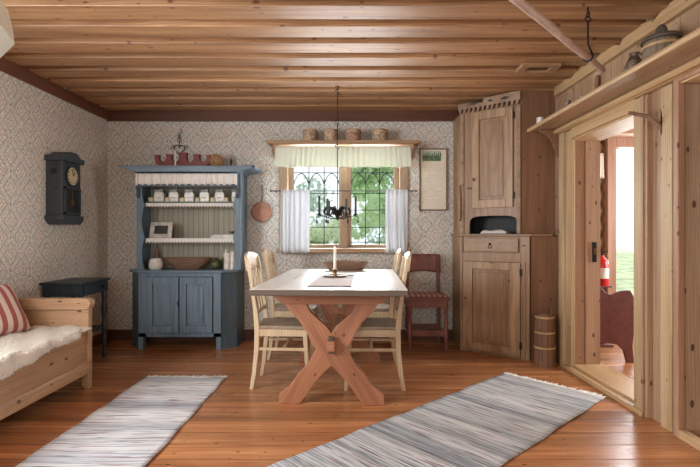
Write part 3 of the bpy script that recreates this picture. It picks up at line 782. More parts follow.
ordn = ['leftmost', 'second from left', 'third from left', 'fourth from left', 'fifth from left', 'rightmost']
def jar(sz=1):
    t = thing('spice_jar', '', 'jar')
    w = .048
    MB().prism([(-w, 0), (w, 0), (w * 1.02, .075), (w * .8, .098), (-w * .8, .098), (-w * 1.02, .075)], 'y', -.035, .035).build('body', M['white'], t, bevel=.008)
    MB().box(-w * .78, w * .78, -.034, .034, .098, .122).build('lid', M['lid'], t, bevel=.006)
    MB().box(-.028, -.006, -.0365, -.035, .038, .043).box(-.004, .024, -.0365, -.035, .038, .043).build('dark_lettering', M['ink'], t)
    return t
proto = jar()
jx = [160.2, 174.6, 190, 205.3, 220.3, 232]
for i, px in enumerate(jx):
    o = proto if i == 0 else copy_tree(proto)
    X = (px - 350) / 467 * 4.62 if i < 5 else -1.135
    if i == 5: o.scale = (.6, 1, 1)
    o.location = (X, 4.62, S1); o['label'] = ordn[i] + ' of the tall white spice jars on the top dresser shelf'; o['group'] = 'tall spice jars on the dresser'
for i, (px) in enumerate([151, 167.5, 182.2, 197.7, 213, 226.7]):
    X = (px - 350) / 467 * 4.585
    o = MB().lathe([(.024, 0), (.027, .02), (.024, .04), (.012, .046)], (0, 0, 0), 14).build('small_jar', M['cream'], smooth=True); o.location = (X, 4.585, S1)
    tag(o, ordn[i] + ' of the squat cream jars between the tall spice jars', 'jar', 'small jars on the dresser')

# picture frame on the shelf
pf = thing('photo_frame', 'pale frame with small dark photograph on the lower dresser shelf', 'picture frame', (-1.865, 4.60, S2), R(-6))
def tilt(mb, a, z0=0):
    m = Matrix.Rotation(a, 4, 'X'); mb.v = [m @ v for v in mb.v]; return mb
w, h = .115, .158
fr = MB().box(-w, w, -.012, 0, 0, .04).box(-w, w, -.012, 0, h - .035, h).box(-w, -w + .045, -.012, 0, .04, h - .035).box(w - .045, w, -.012, 0, .04, h - .035)
tilt(fr, R(-12)).build('frame', M['silver'], pf, bevel=.003)
tilt(MB().box(-w + .045, w - .045, -.006, -.001, .04, h - .035), R(-12)).build('photo', M['photo'], pf)
# folded papers and dark bird at right of the shelf
fp = MB(); 
fp.box(-.12, .12, -.05, .05, 0, .022).box(-.10, .11, -.045, .045, .022, .034)
o = fp.build('paper_stack', M['white'], bevel=.003); o.location = (-1.245, 4.62, S2); tag(o, 'low white stack of papers at the right end of the lower dresser shelf', 'papers')
bd = MB()
bd.lathe([(.0001, -.045), (.014, -.03), (.022, 0), (.015, .03), (.0001, .05)], (0, 0, .03), 12, axis='x')
bd.ball((.04, 0, .052), .014); bd.tube([(.05, 0, .052), (.068, 0, .05)], [.006, .001], 6); bd.tube([(-.03, 0, .03), (-.075, 0, .042)], [.012, .004], 6); bd.box(-.008, .008, -.008, .008, 0, .02)
o = bd.build('bird_figurine', M['navy'], smooth=True); o.location = (-1.15, 4.62, S2 + .034); o.scale = (.7, .7, .7); tag(o, 'tiny dark bird figurine lying at the right end of the lower dresser shelf', 'figurine')
# counter things
ZT = .75
o = MB().lathe([(.052, 0), (.066, .02), (.066, .07), (.055, .095), (.058, .105), (.05, .105), (.045, .09), (.0001, .03)], (0, 0, 0), 24).build('white_crock', M['white'], smooth=True); o.location = (-1.895, 4.56, ZT)
tag(o, 'squat white crock at the left end of the dresser counter', 'crock')
o = MB().lathe([(.04, 0), (.045, .05), (.03, .13), (.012, .2), (.004, .235)], (0, 0, 0), 14).build('cone_basket', M['bowl'], smooth=True); o.location = (-1.945, 4.70, ZT)
tag(o, 'tall brown cone behind the white crock on the dresser counter', 'ornament')
def trough(rx, ry, h, base=.62, seg=36):
    return MB().lathe([(base * .98, .0), (base, 0.002), (.86, .6 * h), (1, h), (.965, h), (.82, .62 * h), (base * .9, .18 * h), (.0001, .16 * h)], (0, 0, 0), seg, sx=rx, sy=ry)
o = trough(.245, .11, .115, .5).build('dough_trough', M['bowl'], smooth=True); o.location = (-1.60, 4.61, ZT); tag(o, 'long brown wooden dough trough on the dresser counter', 'bowl')
gj = MB().lathe([(.03, 0), (.055, .02), (.06, .05), (.045, .08), (.02, .095), (.022, .11)], (0, 0, 0), 20); gj.tube([(.055, 0, .08), (.085, 0, .105)], [.014, .018], 8)
o = gj.build('green_jug', M['green'], smooth=True); o.location = (-1.335, 4.66, ZT); o.rotation_euler = (0, 0, 0); tag(o, 'olive green jug behind the right end of the wooden trough', 'jug')
wv_ = MB().lathe([(.035, 0), (.034, .10), (.036, .16), (.026, .16), (.026, .15)], (-.018, 0, 0), 14).lathe([(.026, 0), (.024, .13), (.027, .175), (.018, .175)], (.032, .01, 0), 12)
wv_.tube([(-.03, 0, .15), (-.03, 0, .195)], [.012, .006], 8)
o = wv_.build('white_figurine', M['white'], smooth=True); o.location = (-1.18, 4.56, ZT); tag(o, 'upright white porcelain figurine pair at the right end of the dresser counter', 'figurine')

# on top of the dresser
ZD = 1.746
cs = thing('wooden_candle_holder', 'dark red wooden candle holder with five turrets on top of the blue dresser', 'candle holder', (-1.64, 4.6, ZD))
tow = [(-.262, .125), (-.135, .132), (0, .148), (.135, .132), (.262, .125)]
top_ = []; bot = []
for i, (c_, h) in enumerate(tow):
    w_ = .036 if i == 2 else .028
    a0, b0 = (c_ - w_ if i else c_ - .012), (c_ + w_ if i < 4 else c_ + .012)
    top_ += [(a0 - .004, h), (b0 + .004, h), (b0 + .004, h - .014), (b0, h - .018)]
    if i < 4:
        n0 = tow[i + 1][0] - (.036 if i == 1 else .028)
        m_, rr_ = (b0 + n0) / 2, (n0 - b0) / 2
        for k in range(9):
            a = math.pi + math.pi * k / 8
            top_.append((m_ + rr_ * math.cos(a), .092 + .034 * math.sin(a)))
        top_.append((n0, tow[i + 1][1] - .018)); top_.append((n0 - .004, tow[i + 1][1] - .014))
for k in range(13):
    x = .265 - .53 * k / 12
    bot.append((x, .03 * abs(x / .265) ** 3 + (.0 if k % 3 else .006)))
poly = top_ + bot
MB().prism(poly, 'y', -.025, .025).build('body', M['redpaint'], cs, bevel=.004)
hz = MB()
def ring(mb, c, rad, r, ax='y', seg=16, a0=0, a1=360):
    n = seg; pts = []
    for i in range(n + 1):
        a = R(a0 + (a1 - a0) * i / n)
        d = {'y': (math.cos(a) * rad, 0, math.sin(a) * rad), 'z': (math.cos(a) * rad, math.sin(a) * rad, 0), 'x': (0, math.cos(a) * rad, math.sin(a) * rad)}[ax]
        pts.append(Vector(c) + Vector(d))
    return mb.tube(pts, r, 6)
XH, YH = -1.755, 4.80
pts = []
for i in range(25):
    a = 2 * math.pi * i / 24
    pts.append((XH + .058 * .06 * 16 * math.sin(a) ** 3, YH, 1.965 + .058 * .06 * (13 * math.cos(a) - 5 * math.cos(2 * a) - 2 * math.cos(3 * a) - math.cos(4 * a))))
hz.tube(pts, .0045, 6); ring(hz, (XH - .068, YH, 1.985), .016, .003); ring(hz, (XH + .068, YH, 1.985), .016, .003)
hz.tube([(XH, YH, 2.0), (XH, YH, 2.14)], .003, 6); ring(hz, (XH, YH, 2.06), .02, .003); ring(hz, (XH, YH, 2.10), .014, .003); ring(hz, (XH + .015, YH, 2.15), .016, .003, 'y', 10, -120, 150)
tag(hz.build('heart_ornament', M['iron'], smooth=True, origin=(XH, YH, 1.97)), 'black wrought iron heart ornament on the wall above the blue dresser', 'wall ornament')
o = MB().lathe([(.008, 0), (.0065, .15), (.001, .16)], (0, 0, 0), 10).lathe([(.02, 0), (.02, .004)], (0, 0, -.001), 12).build('thin_candle', M['wax'], smooth=True); o.location = (-1.69, 4.52, ZD + .001); tag(o, 'thin white candle standing before the red candle holder on the dresser', 'candle')
sbm = MB()
for k in range(6):
    a = k * 30
    n = 18; pts = []
    for i in range(n + 1):
        b = 2 * math.pi * i / n; pts.append((.066 * math.cos(b) * math.cos(R(a)), .066 * math.cos(b) * math.sin(R(a)), .075 + .062 * math.sin(b)))
    sbm.tube(pts, .006, 5)
for z, rr in ((.03, .05), (.055, .063), (.075, .067), (.098, .062), (.12, .048)): ring(sbm, (0, 0, z), rr, .005, 'z')
sbm.lathe([(.03, .006), (.03, .012)], (0, 0, 0), 12)
o = sbm.build('straw_ball', M['straw'], smooth=True); o.location = (-1.325, 4.62, ZD - .002); tag(o, 'woven straw ball on top of the blue dresser', 'ornament')
o = MB().lathe([(.018, 0), (.016, .01), (.006, .02), (.007, .05), (.012, .06), (.008, .075), (.009, .085), (.001, .095)], (0, 0, 0), 10).build('black_figurine', M['iron'], smooth=True); o.location = (-1.172, 4.6, ZD); tag(o, 'tiny black figure standing on the right of the dresser top', 'figurine')

# ------------------------------------------------------------------ dark side table
sd = thing('side_table', 'small black-blue side table with turned legs between bench and dresser', 'table', (-2.32, 3.97, 0))
MB().box(-2.495, -2.15, 3.74, 4.20, .685, .705).build('tabletop', M['navy'], sd, bevel=.006, world=True)
MB().box(-2.48, -2.165, 3.765, 4.175, .59, .685).build('apron', M['navy'], sd, bevel=.002, world=True)
dw = MB().box(-2.165, -2.155, 3.80, 4.14, .60, .675).build('drawer', M['navy'], sd, bevel=.003, world=True)
kb = MB().ball((-2.145, 4.06, .64), .013).build('knob', M['iron'], None, smooth=True); kb.parent = dw
for v in kb.data.vertices: v.co = v.co - sd.location
tl_prof = [(.016, 0), (.02, .03), (.014, .06), (.017, .12), (.024, .16), (.015, .2), (.022, .24), (.022, .31), (.014, .33), (.018, .38), (.025, .44), (.016, .5), (.022, .54), (.022, .60)]
for x in (-2.455, -2.185):
    for y_ in (3.79, 4.15): MB().lathe(tl_prof, (x, y_, 0), 12).build('leg', M['navy'], sd, smooth=True, world=True)
MB().box(-2.47, -2.17, 3.775, 4.165, .265, .285).build('lower_shelf', M['navy'], sd, bevel=.003, world=True)

# ------------------------------------------------------------------ storage bench
be = thing('storage_bench', 'long pine storage bench along the left wall', 'bench', (-2.18, 2.4, 0))
BX0, BX1, BY0, BY1 = -2.47, -1.848, 1.45, 3.35
MB().box(BX0, BX1 + .005, BY0, BY1 - .05, .405, .43).build('seat', M['bench'], be, bevel=.004, world=True)
MB().box(BX1 - .035, BX1 - .018, BY0 + .05, BY1 - .05, .185, .405).build('front_panel', M['bench'], be, world=True)
MB().prism([(BX1 - .03, .115), (BX1 + .004, .115), (BX1 + .008, .15), (BX1 + .002, .175), (BX1 - .01, .19), (BX1 - .03, .19)], 'y', BY0 + .05, BY1 - .05).build('bottom_rail', M['bench'], be, world=True)
MB().box(BX0, BX0 + .02, BY0, BY1, .12, .64).build('back_panel', M['bench'], be, world=True)
MB().box(BX0, BX1 - .03, BY0 + .05, BY1 - .05, .115, .13).build('bottom_board', M['bench'], be, world=True)
for (ya, yb) in ((BY1 - .05, BY1), (BY0, BY0 + .05)):
    MB().box(BX1 - .05, BX1, ya, yb, 0, .60).build('leg', M['benchX'], be, bevel=.004, world=True)
    MB().box(BX0, BX0 + .05, ya, yb, 0, .60).build('leg', M['benchX'], be, bevel=.004, world=True)
    MB().box(BX0 + .05, BX1 - .05, ya + .012, yb - .012, .13, .56).build('end_panel', M['benchX'], be, world=True)
    n = 6
    prf = [(BX0, .56), (BX1 - .012, .56), (BX1 + .008, .575), (BX1 + .018, .60), (BX1 + .012, .625), (BX1 - .01, .64), (BX0, .64)]
    MB().prism(prf, 'y', ya - .012, yb + .008).build('armrest', M['benchX'], be, bevel=.006, world=True)

# fleece: base pelt with woolly tufts
fz = MB(); rf = random.Random(3)
FY0, FY1 = 1.5, 3.288
def fl_edge(yy): return -1.820 + .012 * math.sin(yy * 17) + .01 * math.sin(yy * 41)
def fl_pt(u, v, lift=0.0):
    yy = FY0 + (FY1 - FY0) * v
    e = fl_edge(yy)
    hang = .02 + .06 * max(0, min(1, (2.95 - yy) / .25)) + .02 * math.sin(yy * 11)
    tot = (e + 2.44) + hang; s_ = u * tot
    if s_ < (e + 2.44): return Vector((-2.44 + s_, yy, .437 + lift + .006 * math.sin(s_ * 30 + yy * 23)))
    return Vector((e + lift, yy, .437 - (s_ - (e + 2.44))))
fz.grid(lambda u, v: fl_pt(u, v, .008), 30, 70)
fz2 = MB()
for k in range(26000):
    u = rf.random() ** .8; v = rf.random(); p = fl_pt(u, v, .004); up_ = Vector((0, 0, 1)) if p.x < fl_edge(p.y) - .004 else Vector((.9, 0, .1))
    d = (up_ * .8 + Vector((rf.uniform(-1, 1), rf.uniform(-1, 1), rf.uniform(-.6, .5))) * .8).normalized() * rf.uniform(.007, .014)
    if up_.x > .5: d = (Vector((rf.uniform(.1, .6), rf.uniform(-.4, .4), -1))).normalized() * rf.uniform(.008, .016)
    s1 = d.orthogonal().normalized() * .0036; s2 = d.cross(s1).normalized() * .0036
    q = p + d * .55 + Vector((rf.uniform(-.004, .004),) * 3)
    fz2.add([p + s1, p - s1 * .5 + s2, p - s1 * .5 - s2, q + s1 * .8, q - s1 * .4 + s2 * .8, q - s1 * .4 - s2 * .8, p + d], [(0, 1, 4, 3), (1, 2, 5, 4), (2, 0, 3, 5), (3, 4, 6), (4, 5, 6), (5, 3, 6)])
ft = thing('sheepskin', 'shaggy white sheepskin spread over the bench seat', 'sheepskin', (-2.15, 2.4, .43))
fz.build('pelt', M['wool'], ft, smooth='all', solid=.004, world=True)
wo_ = fz2.build('wool', M['wool'], ft, world=True); wo_['kind'] = 'stuff'

# pillow
def pillow_mb(w, h, t):
    mb = MB()
    def side(sg):
        def fn(u, v):
            a, b = 2 * u - 1, 2 * v - 1
            e = max(0, (1 - abs(a) ** 3)) ** .5 * max(0, (1 - abs(b) ** 3)) ** .5
            px = a * w / 2 * (1 - .06 * (1 - abs(b)) ** 1 * abs(a)); pz = b * h / 2 * (1 - .06 * (1 - abs(a)) * abs(b))
            return Vector((sg * t / 2 * e, px, pz))
        return fn
    mb.grid(side(1), 24, 24); mb.grid(side(-1), 24, 24); return mb
po = pillow_mb(.46, .37, .16).build('striped_pillow', M['pillow'], smooth='all')
po.location = (-2.31, 2.97, .60); po.rotation_euler = (R(0), R(-32), R(-14))
tag(po, 'red and cream striped pillow leaning on the bench under the clock wall', 'pillow')

# ------------------------------------------------------------------ table
tb = thing('dining_table', 'pale-topped dining table on reddish crossed trestle legs', 'table', (-.10, 3.54, 0), R(-2.15))
MB().box(-.47, .47, -.80, .80, .732, .766).build('tabletop', M['tableedge'], tb, bevel=.004)
MB().box(-.468, .468, -.798, .798, .766, .770).build('top_surface', M['tabletop'], tb, bevel=.0015)
def cnv(cx, cy): return ((cx / 3.893 + 260 - 330) / 154.6, 1.1 - (cy / 3.893 + 56.5) / 154.6)
upe = [(175, 50), (192, 85), (225, 115), (255, 140), (272, 165), (300, 195), (330, 222), (345, 250), (365, 288), (398, 318), (418, 350), (440, 375), (475, 402), (478, 448)]
loe = [(88, 50), (118, 88), (150, 122), (178, 165), (200, 212), (232, 250), (265, 285), (300, 318), (345, 368), (375, 415), (395, 452), (470, 457)]
polyA = [cnv(*p) for p in upe] + [cnv(*p) for p in loe[::-1]]
polyA = [(x, max(0.0, z)) for x, z in polyA]
for yl in (-.52, .44):
    for sg, th in ((1, .024), (-1, .021)):
        leg_ = MB().prism([(sg * x, z) for x, z in polyA], 'y', -th, th)
        rm = Matrix.Rotation(-sg * R(30), 4, 'Y'); leg_.v = [rm.inverted() @ p for p in leg_.v]
        lo_ = leg_.build('cross_leg', M['trestle'], tb, bevel=.004); lo_.rotation_euler = (0, -sg * R(30), 0); lo_.location = (0, yl, 0)
    MB().prism([(-.37, .732), (-.37, .70), (-.33, .655), (-.28, .645), (.28, .645), (.33, .655), (.37, .70), (.37, .732)], 'y', yl - .03, yl + .03).build('top_rail', M['trestleX'], tb, bevel=.004)
    sgn = -1 if yl < 0 else 1
    MB().box(-.016, .016, yl + sgn * .045 - .014, yl + sgn * .045 + .014, .335, .445).build('wedge', M['tableedge'], tb, bevel=.005)
MB().box(-.025, .025, -.60, .52, .355, .42).build('stretcher', M['trestleX'], tb, bevel=.004)

# things on table
TZ = .771
rn = MB().box(-.135, .135, -.36, .36, 0, .0025)
ro = thing('table_runner', 'narrow striped cloth with dark hems on the pale tabletop', 'cloth', (-.115, 3.26, TZ), R(-2))
rn.build('cloth', M['runner'], ro)
MB().box(-.138, .138, -.372, -.358, 0, .004).box(-.138, .138, .358, .372, 0, .004).build('dark_hem', M['runneredge'], ro)
ch = thing('candlestick', 'brass chamber candlestick with white candle on the striped table cloth', 'candlestick', (-.114, 3.52, TZ + .003))
MB().lathe([(.06, 0), (.085, .004), (.093, .014), (.09, .015), (.08, .008), (.0001, .006)], (0, 0, 0), 28).build('drip_tray', M['rust'], ch, smooth=True)
MB().lathe([(.018, .006), (.013, .02), (.015, .045), (.02, .056), (.014, .058), (.013, .04)], (0, 0, 0), 18).build('socket', M['brass'], ch, smooth=True)
MB().lathe([(.0115, .04), (.0105, .225), (.002, .235)], (0, 0, 0), 14).build('candle', M['wax'], ch, smooth=True)
ring(MB(), (.115, 0, .012), .02, .003, 'z').tube([(.09, 0, .012), (.15, .02, .014)], .003, 6).build('handle', M['iron'], ch, smooth=True)
o = trough(.225, .10, .082, .68, 40).build('wooden_tray', M['bowl'], smooth=True); o.location = (-.035, 4.2, TZ); tag(o, 'shallow long wooden bowl at the far end of the dining table', 'bowl')

# ------------------------------------------------------------------ pale chairs
def make_chair():
    t = thing('dining_chair', '', 'chair')
    W2 = .17
    MB().prism([(-.19, -.155), (.19, -.185), (.20, -.175), (.20, .175), (.19, .185), (-.19, .155)], 'z', .425, .450).build('seat', M['chairseat'], t, bevel=.006)
    MB().box(-.175, .18, -.165, -.147, .375, .425).box(-.175, .18, .147, .165, .375, .425).box(.165, .183, -.165, .165, .375, .425).box(-.183, -.165, -.15, .15, .375, .425).build('seat_frame', M['chair'], t, bevel=.003)
    for s in (-1, 1):
        MB().bar((.20, s * .168, 0), (.175, s * .163, .425), .022, .022, (1, 0, 0), .034, .034).build('leg', M['chair'], t, bevel=.004)
        pts = [(-.205, s * .158, 0), (-.185, s * .156, .12), (-.168, s * .153, .28), (-.165, s * .152, .43), (-.178, s * .152, .56), (-.20, s * .153, .72), (-.225, s * .155, .86), (-.235, s * .156, .925)]
        MB().strip(pts, [.026, .028, .03, .032, .03, .028, .026, .024], [.026, .03, .034, .036, .03, .026, .022, .018], (0, 1, 0)).build('leg', M['chair'], t, bevel=.004)
        MB().bar((.188, s * .164, .285), (-.168, s * .153, .285), .014, .022).build('stretcher', M['chair'], t, bevel=.003)
    MB().bar((.02, .158, .285), (.02, -.158, .285), .02, .016).build('stretcher', M['chair'], t, bevel=.003)
    MB().bar((-.168, .15, .33), (-.168, -.15, .33), .014, .024).build('stretcher', M['chair'], t, bevel=.003)
    tr = MB()
    def topr(u, v):
        yy = -.165 + .33 * u; z = .835 + (.105 + .028 * math.sin(math.pi * u)) * v
        return Vector((-.222 - .014 * v - .018 * math.sin(math.pi * u), yy, z))
    tr.grid(topr, 14, 4); tr.build('top_rail', M['chair'], t, smooth='all', solid=.02)
    MB().bar((-.176, .145, .54), (-.176, -.145, .54), .016, .03).build('back_rail', M['chair'], t, bevel=.003)
    for yy in (-.075, 0, .075):
        MB().strip([(-.178, yy, .545), (-.205, yy, .70), (-.236, yy, .85)], .028, .01, (0, 1, 0)).build('slat', M['chair'], t, bevel=.002)
    return t
chp = make_chair()
cpos = [((-.485, 3.45), -2, 'pale wooden dining chair on the left of the table, nearer the camera'),
        ((-.50, 4.215), -2, 'pale wooden dining chair on the left of the table, nearer the window'),
        ((.175, 3.43), 178, 'pale wooden dining chair on the right of the table, nearer the camera'),
        ((.195, 4.20), 178, 'pale wooden dining chair on the right of the table, nearer the window')]
for i, ((x, y_), a, lb) in enumerate(cpos):
    o = chp if i == 0 else copy_tree(chp)
    o.location = (x, y_, 0); o.rotation_euler = (0, 0, R(a)); o['label'] = lb; o['group'] = 'pale dining chairs around the table'

# red chair
rc = thing('red_chair', 'dark red wooden chair against the back wall beside corner cupboard', 'chair', (.735, 4.56, 0))
MB().box(-.21, .21, -.19, .17, .475, .50).build('seat', M['redchair'], rc, bevel=.006)
MB().box(-.19, .19, -.175, -.155, .405, .475).box(-.19, -.172, -.17, .15, .405, .475).box(.172, .19, -.17, .15, .405, .475).build('seat_frame', M['redchair'], rc, bevel=.003)
def cush(u, v):
    a, b = 2 * u - 1, 2 * v - 1; e = (max(0, 1 - a ** 4) * max(0, 1 - b ** 4)) ** .4
    return Vector((a * .195, -.01 + b * .165, .502 + .018 * e))
lgp = [(.016, 0), (.02, .02), (.013, .04), (.02, .08), (.021, .11), (.021, .21), (.014, .225), (.02, .26), (.014, .30), (.017, .37), (.021, .40), (.021, .475)]
for x in (-.17, .17):
    MB().lathe(lgp, (x, -.16, 0), 14).build('leg', M['redchair'], rc, smooth=True)
    MB().strip([(x * .93, .15, 0), (x * .93, .15, .5), (x * .93, .175, .70), (x * .96, .21, .885)], .034, .032, (1, 0, 0)).build('leg', M['redchair'], rc, bevel=.003)
MB().box(-.165, .165, -.17, -.15, .13, .19).build('stretcher', M['redchair'], rc, bevel=.003)
for x in (-.17, .17): MB().box(x - .011, x + .011, -.16, .14, .11, .15).build('stretcher', M['redchair'], rc, bevel=.003)
MB().box(-.15, .15, .14, .16, .14, .19).build('stretcher', M['redchair'], rc, bevel=.003)
def rb(u, v):
    xx = -.185 + .37 * u; z = .705 + .185 * v
    if v < .5: z += .02 * math.sin(math.pi * u) ** 2 * (.5 - v) * 2
    return Vector((xx, .175 + .035 * v + .02 * math.sin(math.pi * u), z))
MB().grid(rb, 12, 6).build('backrest', M['redchair'], rc, smooth='all', solid=.02)
o = MB().grid(cush, 18, 18).build('seat_pad', stripes('pad_check', (176, 140, 130), (120, 76, 70), .05, 'X'), smooth='all', solid=.006)
o.location = (.735, 4.56, .003); tag(o, 'thin faded checked pad on the seat of the dark red chair', 'cushion')

# churn
cu = thing('butter_churn', 'tall brown wooden stave churn with pale hoops beside corner cupboard', 'churn', (1.625, 3.90, 0))
MB().lathe([(.084, 0), (.082, .1), (.078, .3), (.072, .425), (.066, .425), (.066, .40), (.0001, .40)], (0, 0, 0), 30).build('staves', M['churn'], cu, smooth=True)
for z, r in ((.405, .0755), (.28, .081), (.155, .0835)): MB().lathe([(r - .003, z - .008), (r + .003, z - .006), (r + .003, z + .006), (r - .003, z + .008)], (0, 0, 0), 30).build('hoop', M['hoop'], cu, smooth=True)
MB().box(.045, .062, -.01, .01, .38, .48).build('handle', M['churn'], cu, bevel=.003)

# ------------------------------------------------------------------ rugs
def rug(name, label, c, ang, w, L, mat, seed):
    t = thing(name, label, 'rug', (c[0], c[1], 0), ang)
    rnd = random.Random(seed)
    def fn(u, v):
        x = (u - .5) * w; y_ = (v - .5) * L
        x += .004 * math.sin(v * 31) * (1 if u > .5 else -1) * abs(u - .5) * 2
        return Vector((x, y_, .003 + .0022 * (1 + math.sin(x * 9 + y_ * 5)) * .5 + .002 * math.sin(y_ * 23)))
    MB().grid(fn, 20, 90).build('woven_rug', mat, t, smooth='all', solid=-.006)
    fg = MB()
    for e in (-1, 1):
        n = int(w / .011)
        for i in range(n):
            x = -w / 2 + w * (i + .5) / n; y0_ = e * L / 2
            l_ = rnd.uniform(.035, .065); dx = rnd.uniform(-.014, .014)
            fg.tube([(x, y0_ - e * .004, .008), (x + dx * .4, y0_ + e * l_ * .5, .006), (x + dx, y0_ + e * l_, .004)], [.0045, .0045, .0035], 5)
    f = fg.build('fringe', M['fringe'], t, smooth=True); f['kind'] = 'stuff'
    return t
rug('rag_rug', 'pale grey striped rag rug on the floor beside the storage bench', (-1.26, 2.52), R(-.8), .61, 2.06, M['rugA'], 1)
d = Vector((-1.586, -1.465)).normalized(); wv2 = Vector((.508, -.545)).normalized()
FLc = Vector((1.209, 3.665)); L_ = 2.7
cen = FLc + wv2 * .3725 + d * (L_ / 2 + .02)
rug('rag_rug', 'blue-grey and pink striped rag rug lying diagonally in front of the door', (cen.x, cen.y), math.atan2(-d.y, -d.x) - math.pi / 2, .735, L_, M['rugB'], 2)

# ------------------------------------------------------------------ chandelier
CX, CY = -.107, 3.99
cd = thing('chandelier', 'black wrought iron candle chandelier hanging above the table', 'chandelier', (CX, CY, 1.2))
rd = MB()
def zpx(py, Y=3.99): return 1.1 + (233.5 - py) * Y / 467
zz = [ZC + .03, zpx(92), zpx(123), zpx(147), zpx(213)]
ring(rd, (0, 0, zz[0] - 1.2 - .04), .015, .0035, 'y', 12, -60, 210)
for a, b in zip(zz, zz[1:]):
    rd.tube([(0, 0, a - 1.2 - .012), (0, 0, b - 1.2 + .012)], .0042, 6)
    if b is not zz[-1]:
        ring(rd, (-.004, 0, b - 1.2 + .010), .012, .0035, 'y', 12, 20, 300); ring(rd, (.004, 0, b - 1.2 - .008), .010, .003, 'y', 12, -160, 120)
rd.build('hanging_rod', M['iron'], cd, smooth=True)
zc = 1.255 - 1.2
hub = MB().lathe([(.003, -.045), (.012, -.03), (.02, 0), (.012, .02), (.006, .05)], (0, 0, zc), 12)
for k in range(6):
    a = R(60 * k + 12); c_, s2 = math.cos(a), math.sin(a)
    ring_pts = [(c_ * r, s2 * r, zc + z) for r, z in ((.01, -.01), (.035, .035), (.065, .07), (.10, .06), (.115, .03), (.10, .005), (.08, .01), (.078, .035))]
    hub.tube(ring_pts, [.006, .009, .011, .011, .010, .008, .007, .005], 6)
hub.build('scroll_hub', M['iron'], cd, smooth=True)
for k in range(6):
    a = R(60 * k); c_, s2 = math.cos(a), math.sin(a)
    am = MB(); am.tube([(c_ * r, s2 * r, zc + z) for r, z in ((.01, -.02), (.05, -.03), (.10, -.01), (.14, -.004), (.162, .004))], .0045, 6)
    am.tube([(c_ * r, s2 * r, zc + z) for r, z in ((.14, -.004), (.168, -.008), (.178, -.02), (.176, -.035))], .0035, 6)
    ao = am.build('arm', M['iron'], cd, smooth=True)
    e = MB().lathe([(.012, .0), (.024, .008), (.022, .01), (.01, .008), (.011, .02)], (c_ * .155, s2 * .155, zc), 12).build('drip_cup', M['iron'], ao, smooth=True)
    MB().lathe([(.001, -.07), (.009, -.058), (.007, -.045), (.002, -.034)], (c_ * .176, s2 * .176, zc), 10).build('drop', M['iron'], ao, smooth=True)
    MB().lathe([(.0105, .008), (.0095, .165 if k in (0, 3) else .13), (.002, .17 if k in (0, 3) else .135)], (c_ * .155, s2 * .155, zc), 10).build('candle', M['waxdark'], ao, smooth=True)

# ------------------------------------------------------------------ right wall shelf and things
sh = thing('long_wall_shelf', 'long pale pine shelf high on the right partition above the door', 'shelf', (1.66, 2.6, 1.98))
MB().box(1.545, 1.80, 1.2, 4.02, 1.978, 1.998).build('shelf_board', wood('shelf_pine', (186, 158, 130), (152, 124, 98), 'Y', .8, .4), sh, world=True)
MB().prism([(1.545, 1.972), (1.532, 1.975), (1.526, 1.988), (1.53, 2.003), (1.545, 2.006)], 'y', 1.2, 4.04).build('front_lip', M['pineY'], sh, bevel=.002, world=True)
for y_ in (3.93, 2.3):
    MB().prism([(1.76, 1.976), (1.60, 1.976), (1.60, 1.955), (1.66, 1.93), (1.70, 1.88), (1.72, 1.82), (1.745, 1.76), (1.76, 1.74)] if y_ > 3 else [(1.80, 1.976), (1.72, 1.976), (1.74, 1.95), (1.80, 1.93)], 'y', y_, y_ + .025).build('bracket', M['cupside'], sh, bevel=.003, world=True)
SZ = 1.999
tbn = thing('lidded_tub', 'grey oval stave tub with arched lid handle on the high shelf', 'tub', (1.665, 2.50, SZ))
MB().lathe([(.088, 0), (.082, .125), (.078, .125), (.078, .11)], (0, 0, 0), 32, sy=1.02).build('staves', M['tub'], tbn, smooth=True)
for z in (.025, .10): MB().lathe([(.088, z - .007), (.0905, z), (.0865, z + .008)], (0, 0, 0), 32, sy=1.02).build('hoop', M['hoop'], tbn, smooth=True)
MB().lathe([(.092, .126), (.094, .138), (.088, .148), (.04, .158), (.0001, .160)], (0, 0, 0), 32, sy=1.08).build('lid', M['tublid'], tbn, smooth=True)
MB().prism([(-.06, .150), (.06, .150), (.04, .165), (.032, .195), (.014, .215), (-.014, .215), (-.032, .195), (-.04, .165)], 'x', -.014, .014).build('lid_handle', M['tublid'], tbn, bevel=.006)
jg = MB().lathe([(.03, 0), (.05, .03), (.054, .07), (.036, .11), (.024, .13), (.03, .15)], (0, 0, 0), 20)
jg.tube([(.0, -.05, .05), (0, -.085, .085), (0, -.07, .12), (0, -.03, .135)], .007, 8)
o = jg.build('tin_jug', M['rust'], smooth=True); o.location = (1.655, 2.72, SZ); tag(o, 'dark tarnished jug on the high shelf beside the lidded tub', 'jug')
smalls = [(3.93, 'small white cup at the far end of the high shelf', 'cup', 'white', .028, .075),
          (3.55, 'small dark tin pot on the high shelf, second from the far end', 'pot', 'rust', .022, .11),
          (3.32, 'small tarnished cup on the high shelf above the door', 'cup', 'rust', .035, .075),
          (3.08, 'small round copper cup in the middle of the high shelf', 'cup', 'copper', .034, .06),
          (2.90, 'squat dark bowl on the high shelf near the jug', 'bowl', 'rust', .042, .055)]
for (y_, lb, ct, mt, r, h) in smalls:
    o = MB().lathe([(r * .7, 0), (r, h * .3), (r * .95, h * .8), (r * 1.05, h), (r * .95, h), (r * .85, h * .7), (.0001, h * .2)], (0, 0, 0), 18).build(ct if ct != 'pot' else 'small_pot', M[mt], smooth=True)
    o.location = (1.655 if y_ < 3.8 else 1.60, y_, SZ); tag(o, lb, ct)
sp = MB().prism([(-.012, 0), (.012, 0), (.01, .14), (.026, .19), (.02, .235), (0, .25), (-.02, .235), (-.026, .19), (-.01, .14)], 'x', 0, .012)
